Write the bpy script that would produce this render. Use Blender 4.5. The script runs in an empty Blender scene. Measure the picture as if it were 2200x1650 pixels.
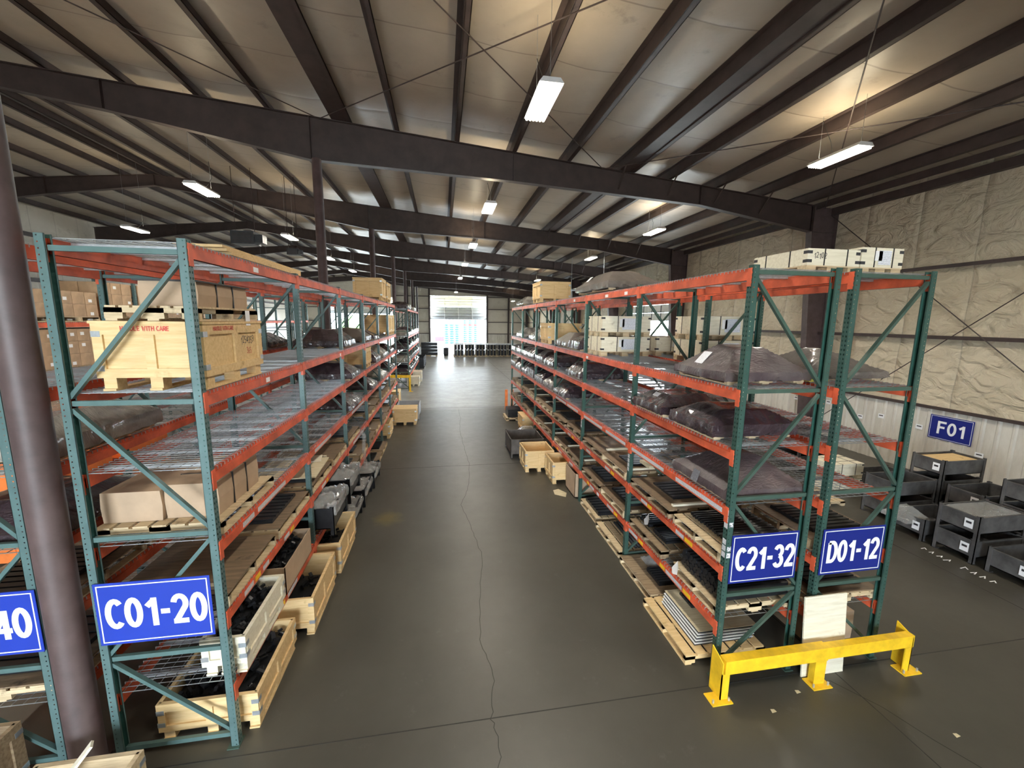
import bpy, math, random
from mathutils import Vector, Matrix, noise
R = random.Random(7)
PI = math.pi
S = bpy.context.scene
COL = S.collection

# ---------------------------------------------------------------- camera
F, YAW, PIT, ROL, CH = 880.0, 0.1675, 0.1544, 0.0118, 4.3268
fw = Vector((math.sin(YAW)*math.cos(PIT), math.cos(YAW)*math.cos(PIT), -math.sin(PIT)))
rt = Vector((math.cos(YAW), -math.sin(YAW), 0)); up = rt.cross(fw)
r2 = rt*math.cos(ROL) + up*math.sin(ROL); u2 = -rt*math.sin(ROL) + up*math.cos(ROL)
cam = bpy.data.cameras.new('camera'); co = bpy.data.objects.new('camera', cam); COL.objects.link(co)
cam.sensor_width = 36; cam.lens = F/2200*36; cam.clip_end = 400; cam.clip_start = .05
M = Matrix.Identity(4)
for i in range(3): M[i][0] = r2[i]; M[i][1] = u2[i]; M[i][2] = -fw[i]
M[2][3] = CH
co.matrix_world = M
S.camera = co
# ---------------------------------------------------------------- world, exposure
W = bpy.data.worlds.new('world'); S.world = W; W.use_nodes = True
bg = W.node_tree.nodes['Background']; bg.inputs[0].default_value = (0.80, 0.91, 1.0, 1); bg.inputs[1].default_value = 26.0
S.view_settings.view_transform = 'Standard'; S.view_settings.look = 'None'
S.view_settings.exposure = 0.5; S.view_settings.gamma = 1; S.view_settings.use_curve_mapping = False
S.cycles.max_bounces = 8; S.cycles.diffuse_bounces = 5; S.cycles.transparent_max_bounces = 24
S.cycles.glossy_bounces = 3; S.cycles.sample_clamp_indirect = 6; S.cycles.use_denoising = True
sun = bpy.data.lights.new('sun', 'SUN'); sun.energy = 6; sun.angle = .02; sun.color = (1, .95, .86)
so = bpy.data.objects.new('sun', sun); COL.objects.link(so); so.rotation_euler = (math.radians(32), math.radians(-28), 0)
LAMP_W = 370.0            # power of one high-bay fixture
def portal(name, loc, rot, sx, sy):
    l = bpy.data.lights.new(name, 'AREA'); l.shape = 'RECTANGLE'; l.size = sx; l.size_y = sy; l.cycles.is_portal = True
    o = bpy.data.objects.new(name, l); COL.objects.link(o); o.location = loc; o.rotation_euler = rot
YE, YS, XRW, XLW = 67.0, -9.5, 13.92, -22.0       # end wall, wall behind, right and left walls
portal('door_daylight', (2.5, YE+.3, 2.3), (-PI/2, 0, 0), 8.8, 4.6)
portal('door_daylight', (-12.5, YE+.3, 2.5), (-PI/2, 0, 0), 10.1, 5.0)
portal('door_daylight', (XRW+.3, 26.5, 2.2), (0, PI/2, 0), 4.4, 6.0)
portal('door_daylight', (-3.0, YS-.3, 2.7), (PI/2, 0, 0), 6.4, 5.4)

# ---------------------------------------------------------------- materials
MATS = {}
def nmat(name):
    m = bpy.data.materials.new(name); m.use_nodes = True; nt = m.node_tree
    MATS[name] = m
    return m, nt, nt.nodes['Principled BSDF']
def N(nt, t, **k):
    n = nt.nodes.new(t)
    for a, b in k.items(): setattr(n, a, b)
    return n
def noisecol(nt, scale, cols, vec=None, detail=6, rough=.6, pos=None):
    n = N(nt, 'ShaderNodeTexNoise'); n.inputs['Scale'].default_value = scale; n.inputs['Detail'].default_value = detail; n.inputs['Roughness'].default_value = rough
    if vec: nt.links.new(vec, n.inputs['Vector'])
    r = N(nt, 'ShaderNodeValToRGB'); nt.links.new(n.outputs['Fac'], r.inputs[0])
    e = r.color_ramp.elements; pos = pos or [.32, .68]
    e[0].position = pos[0]; e[1].position = pos[-1]; e[0].color = (*cols[0], 1); e[1].color = (*cols[-1], 1)
    for c, p in zip(cols[1:-1], pos[1:-1]):
        x = e.new(p); x.color = (*c, 1)
    return r.outputs[0], n
def coords(nt, kind='Object', scale=(1, 1, 1), rot=(0, 0, 0)):
    t = N(nt, 'ShaderNodeTexCoord'); mp = N(nt, 'ShaderNodeMapping'); mp.inputs['Scale'].default_value = scale; mp.inputs['Rotation'].default_value = rot
    nt.links.new(t.outputs[kind], mp.inputs[0]); return mp.outputs[0]
def bump(nt, b, src, strength, dist=.01):
    n = N(nt, 'ShaderNodeBump'); n.inputs['Strength'].default_value = strength; n.inputs['Distance'].default_value = dist
    nt.links.new(src, n.inputs['Height']); nt.links.new(n.outputs[0], b.inputs['Normal']); return n
def plain(name, c, rough=.5, metal=0.0, var=.25, scale=6, coat=0.0, bmp=0.0):
    m, nt, b = nmat(name)
    lo = tuple(x*(1-var) for x in c); hi = tuple(min(1, x*(1+var)) for x in c)
    o, n = noisecol(nt, scale, [lo, hi], coords(nt))
    nt.links.new(o, b.inputs['Base Color']); b.inputs['Roughness'].default_value = rough; b.inputs['Metallic'].default_value = metal
    b.inputs['Coat Weight'].default_value = coat
    if bmp: bump(nt, b, n.outputs['Fac'], bmp)
    return m
plain('brown_steel', (.050, .033, .030), .55, 0, .25, 3)
plain('brown_column', (.085, .056, .055), .5, 0, .25, 4)
plain('teal', (.085, .150, .145), .38, .1, .15, 5)
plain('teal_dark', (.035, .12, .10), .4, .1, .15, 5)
plain('orange', (.60, .105, .045), .45, 0, .30, 4)
plain('orange_bright', (.85, .22, .05), .5, 0, .15, 4)
plain('galv', (.62, .66, .70), .32, .75, .15, 20)
plain('wire', (.42, .44, .46), .38, .7, .1, 10)
plain('yellow', (.86, .52, .02), .45, 0, .2, 5)
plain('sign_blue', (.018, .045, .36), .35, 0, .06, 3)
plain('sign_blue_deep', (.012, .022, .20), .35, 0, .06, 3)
plain('white', (.85, .86, .88), .5, 0, .03, 5)
plain('black_steel', (.018, .019, .022), .35, .3, .3, 8)
plain('bin_steel', (.105, .102, .102), .5, .3, .35, 5)
plain('bin_rust', (.10, .085, .075), .6, .2, .35, 4)
plain('grey_panel', (.42, .44, .47), .5, 0, .08, 3)
plain('kraft', (.42, .30, .20), .8, 0, .12, 3, bmp=.1)
plain('carton', (.40, .27, .16), .45, 0, .3, 2)
plain('dark_lid', (.03, .028, .028), .6, 0, .3, 4)
plain('strap_black', (.02, .02, .02), .4)
plain('blue_rubber', (.004, .040, .085), .4)
plain('red_paint', (.09, .003, .003), .5); plain('red_far', (.12, .012, .02), .5)
plain('heater_grey', (.05, .055, .06), .5)
plain('marker_black', (.03, .03, .035), .6)
plain('marker_red', (.5, .05, .04), .6)
plain('crack', (.028, .026, .022), .9)
plain('joint', (.030, .027, .023), .9)
plain('outside_ground', (.55, .55, .52), .8)
plain('foliage', (.12, .30, .06), .8, 0, .5, 1.5)
m, nt, b = nmat('translucent_panel'); b.inputs['Base Color'].default_value = (.85, .82, .70, 1); b.inputs['Transmission Weight'].default_value = .0; tl = N(nt, 'ShaderNodeBsdfTranslucent'); tl.inputs[0].default_value = (.6, .57, .45, 1); mx = N(nt, 'ShaderNodeMixShader'); mx.inputs[0].default_value = .35; nt.links.new(b.outputs[0], mx.inputs[1]); nt.links.new(tl.outputs[0], mx.inputs[2]); nt.links.new(mx.outputs[0], nt.nodes['Material Output'].inputs[0])
plain('yellow_film', (.55, .50, .08), .4)
def wood(name, a, b_, stain, rough=.7, along='x'):
    m, nt, b = nmat(name)
    sc = {'x': (1.2, 14, 14), 'y': (14, 1.2, 14)}[along]
    c1, n1 = noisecol(nt, 2.2, [a, b_], coords(nt, 'Object', sc), 8, .65, [.3, .7])
    c2, n2 = noisecol(nt, 5.0, [(0, 0, 0), (1, 1, 1)], coords(nt), 5, .6, [.62, .74])
    mx = N(nt, 'ShaderNodeMix', data_type='RGBA'); nt.links.new(c2, mx.inputs[0]); nt.links.new(c1, mx.inputs[6]); mx.inputs[7].default_value = (*stain, 1)
    nt.links.new(mx.outputs[2], b.inputs['Base Color']); b.inputs['Roughness'].default_value = rough
    bump(nt, b, n1.outputs['Fac'], .25, .004)
wood('crate_wood', (.60, .40, .18), (.78, .58, .31), (.40, .25, .10))
wood('light_wood', (.64, .58, .43), (.82, .77, .62), (.42, .36, .25))
wood('pallet_wood', (.42, .31, .18), (.70, .56, .36), (.20, .14, .08))
wood('old_wood', (.17, .11, .06), (.38, .28, .17), (.07, .045, .03))
wood('deck_ply', (.13, .09, .055), (.26, .18, .11), (.05, .035, .025), .6)
wood('pale_ply', (.50, .42, .26), (.68, .60, .42), (.36, .27, .15))
# dark purple stretch film, clear film
def film(name, c1, c2, rough, coat, bm):
    m, nt, b = nmat(name)
    col, n0 = noisecol(nt, 2.5, [c1, c2], coords(nt), 3, .5)
    nt.links.new(col, b.inputs['Base Color']); b.inputs['Roughness'].default_value = rough; b.inputs['Coat Weight'].default_value = coat; b.inputs['Coat Roughness'].default_value = .09
    n = N(nt, 'ShaderNodeTexNoise'); n.inputs['Scale'].default_value = 7; n.inputs['Detail'].default_value = 5; n.inputs['Distortion'].default_value = 2.5
    nt.links.new(coords(nt, 'Object', (1, 2.4, 1), (0, 0, .6)), n.inputs['Vector'])
    bump(nt, b, n.outputs['Fac'], bm, .03)
    return m, nt, b
film('purple_film', (.022, .012, .018), (.055, .036, .044), .26, 1.0, .8)
film('dusty_film', (.060, .042, .048), (.125, .100, .098), .36, .6, .45)
film('brown_film', (.09, .075, .065), (.15, .125, .11), .4, .5, .4)
film('milky_film', (.17, .155, .135), (.36, .34, .30), .20, 1.0, .8)
m, nt, b = film('clear_film', (.50, .50, .48), (.78, .78, .76), .14, 1.0, .5)
tr = N(nt, 'ShaderNodeBsdfTransparent'); mx = N(nt, 'ShaderNodeMixShader'); mx.inputs[0].default_value = .30
nt.links.new(tr.outputs[0], mx.inputs[1]); nt.links.new(b.outputs[0], mx.inputs[2]); nt.links.new(mx.outputs[0], nt.nodes['Material Output'].inputs[0])
# insulation vinyl: roof with cross seams, wall with wrinkles
def insulation(name, a, b_, wall):
    m, nt, b = nmat(name)
    v = coords(nt, 'Object')
    col, n0 = noisecol(nt, .35, [a, b_], v, 7, .65, [.3, .7])
    st, n2 = noisecol(nt, 1.3, [(0, 0, 0), (1, 1, 1)], v, 6, .7, [.6, .78])
    mx = N(nt, 'ShaderNodeMix', data_type='RGBA'); nt.links.new(st, mx.inputs[0]); nt.links.new(col, mx.inputs[6]); mx.inputs[7].default_value = (*[x*.72 for x in a], 1)
    b.inputs['Roughness'].default_value = .42 if not wall else .5
    sp = N(nt, 'ShaderNodeSeparateXYZ'); nt.links.new(v, sp.inputs[0])
    def mth(op, a_, b2=None, c_=None):
        n = N(nt, 'ShaderNodeMath', operation=op)
        for i, q in enumerate((a_, b2, c_)):
            if q is None: continue
            if isinstance(q, (int, float)): n.inputs[i].default_value = q
            else: nt.links.new(q, n.inputs[i])
        return n.outputs[0]
    per = 1.83 if not wall else 1.52
    nl = N(nt, 'ShaderNodeTexNoise'); nl.inputs['Scale'].default_value = .5; nl.inputs['Detail'].default_value = 1; nt.links.new(v, nl.inputs['Vector'])
    yy = mth('ADD', sp.outputs[1], mth('MULTIPLY', nl.outputs['Fac'], .22))
    fr = mth('PINGPONG', yy, per/2)
    seam = mth('LESS_THAN', fr, .016)
    mx2 = N(nt, 'ShaderNodeMix', data_type='RGBA'); nt.links.new(mth('MULTIPLY', seam, .45 if not wall else .25), mx2.inputs[0]); nt.links.new(mx.outputs[2], mx2.inputs[6]); mx2.inputs[7].default_value = (.07, .05, .04, 1)
    nt.links.new(mx2.outputs[2], b.inputs['Base Color'])
    n = N(nt, 'ShaderNodeTexNoise'); n.inputs['Scale'].default_value = 1.6 if wall else .9; n.inputs['Detail'].default_value = 7; n.inputs['Distortion'].default_value = 1.2 if wall else .6
    nt.links.new(coords(nt, 'Object', (1, 1.1, 1.7) if wall else (1, 1, 1), (.5, 0, 0) if wall else (0, 0, 0)), n.inputs['Vector'])
    h = mth('SUBTRACT', n.outputs['Fac'], mth('MULTIPLY', mth('SMOOTH_MIN', mth('DIVIDE', fr, .12), 1.0, .3), -.25))
    bump(nt, b, h, 1.0 if wall else .35, .20 if wall else .06)
insulation('roof_insulation', (.34, .285, .225), (.45, .385, .31), False)
insulation('wall_insulation', (.52, .44, .31), (.68, .59, .44), True)
insulation('wall_insulation_plain', (.62, .57, .47), (.74, .69, .60), True)
MATS['wall_insulation_plain'].node_tree.nodes['Bump'].inputs['Strength'].default_value = .25
m, nt, b = nmat('liner')
col, n0 = noisecol(nt, 2.0, [(.50, .46, .40), (.72, .69, .62)], coords(nt, 'Object', (1, 1, .25)), 8, .7)
nt.links.new(col, b.inputs['Base Color']); b.inputs['Roughness'].default_value = .5
# concrete floor
m, nt, b = nmat('concrete')
v = coords(nt)
c1, n1 = noisecol(nt, .30, [(.044, .040, .031), (.084, .078, .064)], v, 9, .62, [.3, .72])
c2, n2 = noisecol(nt, 3.0, [(0, 0, 0), (1, 1, 1)], v, 8, .75, [.60, .85])
mx = N(nt, 'ShaderNodeMix', data_type='RGBA'); nt.links.new(c2, mx.inputs[0]); nt.links.new(c1, mx.inputs[6]); mx.inputs[7].default_value = (.115, .108, .093, 1)
nt.links.new(mx.outputs[2], b.inputs['Base Color'])
rr = N(nt, 'ShaderNodeMapRange'); nt.links.new(n2.outputs['Fac'], rr.inputs[0]); rr.inputs[3].default_value = .27; rr.inputs[4].default_value = .52; nt.links.new(rr.outputs[0], b.inputs['Roughness'])
vm = N(nt, 'ShaderNodeVectorMath', operation='DISTANCE'); nt.links.new(v, vm.inputs[0]); vm.inputs[1].default_value = (-1.25, 8.75, 0)
sa = N(nt, 'ShaderNodeMath', operation='MULTIPLY_ADD'); nt.links.new(n2.outputs['Fac'], sa.inputs[0]); sa.inputs[1].default_value = .5; nt.links.new(vm.outputs['Value'], sa.inputs[2])
mr = N(nt, 'ShaderNodeMapRange'); nt.links.new(sa.outputs[0], mr.inputs[0]); mr.inputs[1].default_value = .35; mr.inputs[2].default_value = .62; mr.inputs[3].default_value = .7; mr.inputs[4].default_value = 0
m3 = N(nt, 'ShaderNodeMix', data_type='RGBA'); nt.links.new(mr.outputs[0], m3.inputs[0]); nt.links.new(mx.outputs[2], m3.inputs[6]); m3.inputs[7].default_value = (.16, .125, .04, 1); sy = N(nt, 'ShaderNodeSeparateXYZ'); nt.links.new(v, sy.inputs[0])
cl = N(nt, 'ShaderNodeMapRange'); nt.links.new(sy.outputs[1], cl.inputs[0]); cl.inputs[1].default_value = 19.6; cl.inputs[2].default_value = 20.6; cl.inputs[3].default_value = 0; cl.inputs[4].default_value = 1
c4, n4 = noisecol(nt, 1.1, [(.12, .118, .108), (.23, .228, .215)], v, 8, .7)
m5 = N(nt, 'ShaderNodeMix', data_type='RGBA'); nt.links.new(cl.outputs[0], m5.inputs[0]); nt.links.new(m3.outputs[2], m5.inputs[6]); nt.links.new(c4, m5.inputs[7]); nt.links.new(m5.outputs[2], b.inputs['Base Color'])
bump(nt, b, n2.outputs['Fac'], .15, .006)
# printed paper labels, barcode tape
m, nt, b = nmat('paper_print')
w = N(nt, 'ShaderNodeTexWave', wave_type='BANDS', bands_direction='Z'); w.inputs['Scale'].default_value = 14; w.inputs['Distortion'].default_value = 6; w.inputs['Detail Scale'].default_value = 9
nt.links.new(coords(nt), w.inputs[0]); r = N(nt, 'ShaderNodeValToRGB'); r.color_ramp.elements[0].position = .08; r.color_ramp.elements[0].color = (.35, .36, .42, 1); r.color_ramp.elements[1].position = .2; r.color_ramp.elements[1].color = (.80, .82, .88, 1)
nt.links.new(w.outputs['Fac'], r.inputs[0]); nt.links.new(r.outputs[0], b.inputs['Base Color'])
m, nt, b = nmat('barcode')
w = N(nt, 'ShaderNodeTexWave', wave_type='BANDS', bands_direction='Y'); w.inputs['Scale'].default_value = 26; w.inputs['Distortion'].default_value = 2; w.inputs['Detail Scale'].default_value = 3
nt.links.new(coords(nt), w.inputs[0]); r = N(nt, 'ShaderNodeValToRGB'); r.color_ramp.elements[0].position = .25; r.color_ramp.elements[0].color = (.12, .12, .14, 1); r.color_ramp.elements[1].position = .4; r.color_ramp.elements[1].color = (.80, .80, .82, 1)
nt.links.new(w.outputs['Fac'], r.inputs[0]); nt.links.new(r.outputs[0], b.inputs['Base Color'])
# perforated upright steel (true cut-outs by pattern)
def perforated(name, c):
    m, nt, b = nmat(name)
    col, n0 = noisecol(nt, 5, [tuple(x*.85 for x in c), tuple(x*1.15 for x in c)], coords(nt))
    nt.links.new(col, b.inputs['Base Color']); b.inputs['Roughness'].default_value = .36; b.inputs['Metallic'].default_value = .15
    t = N(nt, 'ShaderNodeTexCoord'); s = N(nt, 'ShaderNodeSeparateXYZ'); nt.links.new(t.outputs['Object'], s.inputs[0])
    g = N(nt, 'ShaderNodeNewGeometry'); sn = N(nt, 'ShaderNodeSeparateXYZ'); nt.links.new(g.outputs['True Normal'], sn.inputs[0])
    def mth(op, a_, b2=None):
        n = N(nt, 'ShaderNodeMath', operation=op)
        for i, q in enumerate((a_, b2)):
            if q is None: continue
            if isinstance(q, (int, float)): n.inputs[i].default_value = q
            else: nt.links.new(q, n.inputs[i])
        return n.outputs[0]
    ax = mth('ABSOLUTE', s.outputs[0]); ay = mth('ABSOLUTE', s.outputs[1])
    def near(q, c0, w): return mth('LESS_THAN', mth('ABSOLUTE', mth('SUBTRACT', q, c0)), w)
    zm = mth('FRACT', mth('DIVIDE', s.outputs[2], .0508))
    web = mth('GREATER_THAN', mth('ABSOLUTE', sn.outputs[0]), .5); fl = mth('GREATER_THAN', mth('ABSOLUTE', sn.outputs[1]), .5)
    a1 = mth('MULTIPLY', mth('MAXIMUM', near(ay, .020, .0065), near(ay, .056, .0065)), near(zm, .5, .20))
    a2 = mth('MULTIPLY', near(ax, .021, .005), near(zm, .5, .11))
    hole = mth('MAXIMUM', mth('MULTIPLY', a1, web), mth('MULTIPLY', a2, fl))
    tr = N(nt, 'ShaderNodeBsdfTransparent'); mx = N(nt, 'ShaderNodeMixShader'); nt.links.new(hole, mx.inputs[0])
    nt.links.new(b.outputs[0], mx.inputs[1]); nt.links.new(tr.outputs[0], mx.inputs[2]); nt.links.new(mx.outputs[0], nt.nodes['Material Output'].inputs[0])
perforated('teal_perf', (.095, .160, .158)); perforated('green_perf', (.042, .092, .076))
plain('green_brace', (.055, .095, .075), .4, .1, .15, 5)
def emit(name, c, s):
    m, nt, b = nmat(name); b.inputs['Emission Color'].default_value = (*c, 1); b.inputs['Emission Strength'].default_value = s; b.inputs['Base Color'].default_value = (*c, 1)
emit('tube_glow', (1, .95, .82), 11)

# ---------------------------------------------------------------- mesh builder
class MB:
    def __init__(s): s.v = []; s.f = []; s.m = []; s.mats = []; s.smooth = False
    def mi(s, mat):
        if mat not in s.mats: s.mats.append(mat)
        return s.mats.index(mat)
    def quad(s, pts, mat):
        i = len(s.v); s.v += [tuple(p) for p in pts]; s.f.append(tuple(range(i, i+len(pts)))); s.m.append(s.mi(mat)); return s
    def box(s, x0, y0, z0, x1, y1, z1, mat):
        if x0 > x1: x0, x1 = x1, x0
        if y0 > y1: y0, y1 = y1, y0
        if z0 > z1: z0, z1 = z1, z0
        i = len(s.v); k = s.mi(mat)
        s.v += [(x0, y0, z0), (x1, y0, z0), (x1, y1, z0), (x0, y1, z0), (x0, y0, z1), (x1, y0, z1), (x1, y1, z1), (x0, y1, z1)]
        for f in ((0, 3, 2, 1), (4, 5, 6, 7), (0, 1, 5, 4), (1, 2, 6, 5), (2, 3, 7, 6), (3, 0, 4, 7)):
            s.f.append(tuple(i+q for q in f)); s.m.append(k)
        return s
    def prism(s, poly, axis, a, b, mat):
        """polygon extruded along an axis ('x': poly is (y,z); 'y': poly is (x,z); 'z': poly is (x,y))"""
        n = len(poly); i = len(s.v); k = s.mi(mat)
        for t in (a, b):
            for p, q in poly: s.v.append({'x': (t, p, q), 'y': (p, t, q), 'z': (p, q, t)}[axis])
        s.f.append(tuple(i+j for j in range(n))[::-1]); s.m.append(k)
        s.f.append(tuple(i+n+j for j in range(n))); s.m.append(k)
        for j in range(n):
            j2 = (j+1) % n; s.f.append((i+j, i+j2, i+n+j2, i+n+j)); s.m.append(k)
        return s
    def bar(s, p, q, w, h, mat, upv=(0, 0, 1)):
        p = Vector(p); q = Vector(q); d = (q-p).normalized(); u_ = Vector(upv)
        sd = d.cross(u_)
        if sd.length < 1e-4: sd = d.cross(Vector((1, 0, 0)))
        sd.normalize(); un = sd.cross(d).normalized(); i = len(s.v); k = s.mi(mat)
        for e in (p, q):
            for a, b in ((-1, -1), (1, -1), (1, 1), (-1, 1)): s.v.append(tuple(e + sd*a*w/2 + un*b*h/2))
        for f in ((0, 1, 2, 3), (7, 6, 5, 4), (0, 4, 5, 1), (1, 5, 6, 2), (2, 6, 7, 3), (3, 7, 4, 0)):
            s.f.append(tuple(i+t for t in f)); s.m.append(k)
        return s
    def tube(s, pts, r, mat, n=8, caps=True):
        k = s.mi(mat); rings = []
        P = [Vector(p) for p in pts]
        for j, p in enumerate(P):
            d = (P[min(j+1, len(P)-1)] - P[max(j-1, 0)]).normalized()
            a = d.cross(Vector((0, 0, 1)))
            if a.length < 1e-3: a = d.cross(Vector((1, 0, 0)))
            a.normalize(); b = d.cross(a); i = len(s.v)
            for t in range(n): s.v.append(tuple(p + a*r*math.cos(2*PI*t/n) + b*r*math.sin(2*PI*t/n)))
            rings.append(i)
        for a, b in zip(rings, rings[1:]):
            for t in range(n): s.f.append((a+t, a+(t+1) % n, b+(t+1) % n, b+t)); s.m.append(k)
        if caps:
            s.f.append(tuple(rings[0]+t for t in range(n))); s.m.append(k); s.f.append(tuple(rings[-1]+t for t in range(n))[::-1]); s.m.append(k)
        return s
    def mesh(s, name):
        me = bpy.data.meshes.new(name); me.from_pydata(s.v, [], s.f)
        for m in s.mats: me.materials.append(MATS[m])
        me.polygons.foreach_set('material_index', s.m)
        if s.smooth: me.polygons.foreach_set('use_smooth', [True]*len(s.f))
        me.update(); return me
    def build(s, name, parent=None, loc=(0, 0, 0)):
        return link(name, s.mesh(name), parent, loc)
def link(name, me, parent=None, loc=(0, 0, 0), scale=None):
    o = bpy.data.objects.new(name, me); COL.objects.link(o)
    if parent is not None: o.parent = parent
    o.location = loc
    if scale: o.scale = scale
    return o
def empty(name, loc=(0, 0, 0), rz=0):
    o = bpy.data.objects.new(name, None); COL.objects.link(o); o.location = loc; o.rotation_euler = (0, 0, rz); o.empty_display_size = .1; return o
def tag(o, label, cat, group=None, kind=None):
    o['label'] = label; o['category'] = cat
    if group: o['group'] = group
    if kind: o['kind'] = kind
    return o
def struct(o): o['kind'] = 'structure'; return o

# ---------------------------------------------------------------- lettering (drawn strokes)
def arc(cx, cy, rx, ry, a0, a1, n=12):
    return [(cx+rx*math.cos(math.radians(a0+(a1-a0)*i/n)), cy+ry*math.sin(math.radians(a0+(a1-a0)*i/n))) for i in range(n+1)]
G = {
 '0': [arc(.28, .5, .20, .42, 90, 450, 24)], '1': [[(.34, 0), (.34, .94)], [(.36, .88), (.10, .66)]],
 '2': [arc(.28, .68, .20, .24, 170, -30, 12) + [(.13, .10)], [(.03, .08), (.54, .08)]],
 '3': [arc(.27, .71, .19, .21, 160, -80, 10), arc(.27, .29, .21, .22, 80, -160, 10)],
 '4': [[(.41, 0), (.41, .94)], [(.41, .88), (.08, .28)], [(.03, .28), (.58, .28)]],
 '5': [[(.50, .92), (.14, .92), (.11, .52)] + arc(.27, .30, .21, .24, 110, -150, 10)],
 '6': [arc(.28, .28, .20, .22, 90, 450, 14), [(.08, .28), (.12, .62), (.44, .93)]],
 '9': [arc(.28, .68, .20, .22, 90, 450, 14), [(.48, .68), (.44, .3), (.12, .03)]],
 'C': [arc(.31, .5, .23, .42, 45, 315, 18)], 'D': [[(.08, .92), (.08, .08), (.24, .08)] + arc(.26, .5, .24, .42, -85, 85, 12) + [(.24, .92), (.04, .92)]],
 'F': [[(.08, 0), (.08, .92), (.54, .92)], [(.08, .52), (.46, .52)]], '-': [[(.04, .46), (.34, .46)]],
 'H': [[(.08, 0), (.08, 1)], [(.5, 0), (.5, 1)], [(.08, .5), (.5, .5)]], 'A': [[(.02, 0), (.28, .98), (.54, 0)], [(.12, .32), (.44, .32)]],
 'N': [[(.08, 0), (.08, 1), (.5, 0), (.5, 1)]], 'L': [[(.08, 1), (.08, .08), (.5, .08)]], 'E': [[(.5, .92), (.08, .92), (.08, .08), (.5, .08)], [(.08, .5), (.45, .5)]],
 'W': [[(.0, 1), (.15, 0), (.29, .8), (.43, 0), (.58, 1)]], 'I': [[(.25, 0), (.25, 1)]], 'T': [[(.02, .92), (.54, .92)], [(.28, .92), (.28, 0)]],
 'R': [[(.08, 0), (.08, .92), (.3, .92)] + arc(.3, .71, .18, .21, 80, -80, 8) + [(.1, .5)], [(.28, .5), (.52, 0)]], ' ': [],
}
GW = {'-': .40, '1': .50, ' ': .35, 'I': .4}
def ribbon(mb, pts, w, mat, P, closed=False):
    n = len(pts); L, Rr = [], []
    V = [Vector((a, b)) for a, b in pts]
    for i in range(n):
        d0 = (V[i]-V[i-1]).normalized() if i else None
        d1 = (V[i+1]-V[i]).normalized() if i < n-1 else None
        if closed and i == 0: d0 = (V[0]-V[-2]).normalized()
        if closed and i == n-1: d1 = (V[1]-V[0]).normalized()
        d0 = d0 or d1; d1 = d1 or d0
        t = (d0+d1)
        if t.length < 1e-4: t = d1.copy()
        t.normalize(); nn = Vector((-t.y, t.x)); k = 1/max(.5, nn.dot(Vector((-d1.y, d1.x))))
        L.append(V[i]+nn*w/2*k); Rr.append(V[i]-nn*w/2*k)
    for i in range(n-1):
        mb.quad([P(*L[i]), P(*L[i+1]), P(*Rr[i+1]), P(*Rr[i])], mat)
def text(mb, s, h, w, P, mat, stroke=.16, sx=1.0, jitter=0):
    """centred text; P(u,v) maps text plane metres to 3D"""
    tot = sum(GW.get(c, .62) for c in s)*h*sx; x = -tot/2+.07*h
    nn = (Vector(P(1, 0))-Vector(P(0, 0))).cross(Vector(P(0, 1))-Vector(P(0, 0))).normalized(); k = 0
    for c in s:
        jy = R.uniform(-jitter, jitter)*h
        for st in G[c]:
            pts = [(x+a*h*sx, (b-.5)*h+jy) for a, b in st]
            k += 1; ribbon(mb, pts, stroke*h, mat, lambda a, b, k=k: Vector(P(a, b))+nn*.0004*(k % 3), closed=(st[0] == st[-1] or (Vector(st[0])-Vector(st[-1])).length < 1e-4))
        x += GW.get(c, .62)*h*sx

# ================================================================= THE BUILDING
SL = .0885; XRIDGE = -12.9; ZR = 10.70
def raftz(x): return ZR - SL*abs(x-XRIDGE)          # top of the rafters
def roofz(x): return raftz(x) + .28
FR = [-5.04 + 9.14*i for i in range(9)]            # frame lines in Y
FR = [y for y in FR if y < 66]
# purlin lines
PX = []
x = 12.45
while x > XRIDGE+.9: PX.append(x); x -= 1.715
PX += [2*XRIDGE-p for p in PX if 2*XRIDGE-p > XLW+.2] + [XRIDGE+.28, XRIDGE-.28]
DOUBLE = [min(PX, key=lambda p: abs(p-5.6)), min(PX, key=lambda p: abs(p+3.0))]
# floor
f = MB(); f.box(XLW, YS, -.2, XRW, YE, 0, 'concrete'); struct(f.build('floor'))
g = MB(); g.box(-90, YE, -.25, 90, 200, -.03, 'outside_ground'); g.box(XRW, -60, -.25, 90, YE, -.03, 'outside_ground'); g.box(-90, -60, -.25, XRW, YS, -.03, 'outside_ground'); struct(g.build('ground'))
g = MB()
for (ya) in (3.86, 11.85, 20.1, 29.2, 38.3, 47.5, 56.6): g.box(XLW, ya-.006, 0, XRW, ya+.006, .0015, 'joint')
for xa in (4.8, 13.0-4.2, -6.6, -13.6): g.box(xa-.006, YS, 0, xa+.006, YE, .0016, 'joint')
struct(g.build('floor_joint_line'))
g = MB(); ck = [(.55, 2.6), (.42, 3.1), (.52, 3.5), (.47, 3.85), (.56, 4.4), (.45, 5.0), (.52, 5.9), (.66, 7.0), (.55, 8.0), (.36, 9.2), (.60, 10.2), (.74, 12.0), (.66, 14.0), (.60, 16.0), (.72, 18.0), (.70, 20.0)]
pts = []
for a, b in zip(ck, ck[1:]):
    for t in range(7): q = t/7; pts.append((a[0]+(b[0]-a[0])*q+R.uniform(-.018, .018), a[1]+(b[1]-a[1])*q))
ribbon(g, pts, .008, 'crack', lambda a, b: (a, b, .002))
pts = [(4.62, 3.7), (4.9, 3.3), (5.05, 2.9), (5.3, 2.4), (5.4, 2.0)]
ribbon(g, pts, .01, 'crack', lambda a, b: (a, b, .002))
struct(g.build('floor_crack_line'))
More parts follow.
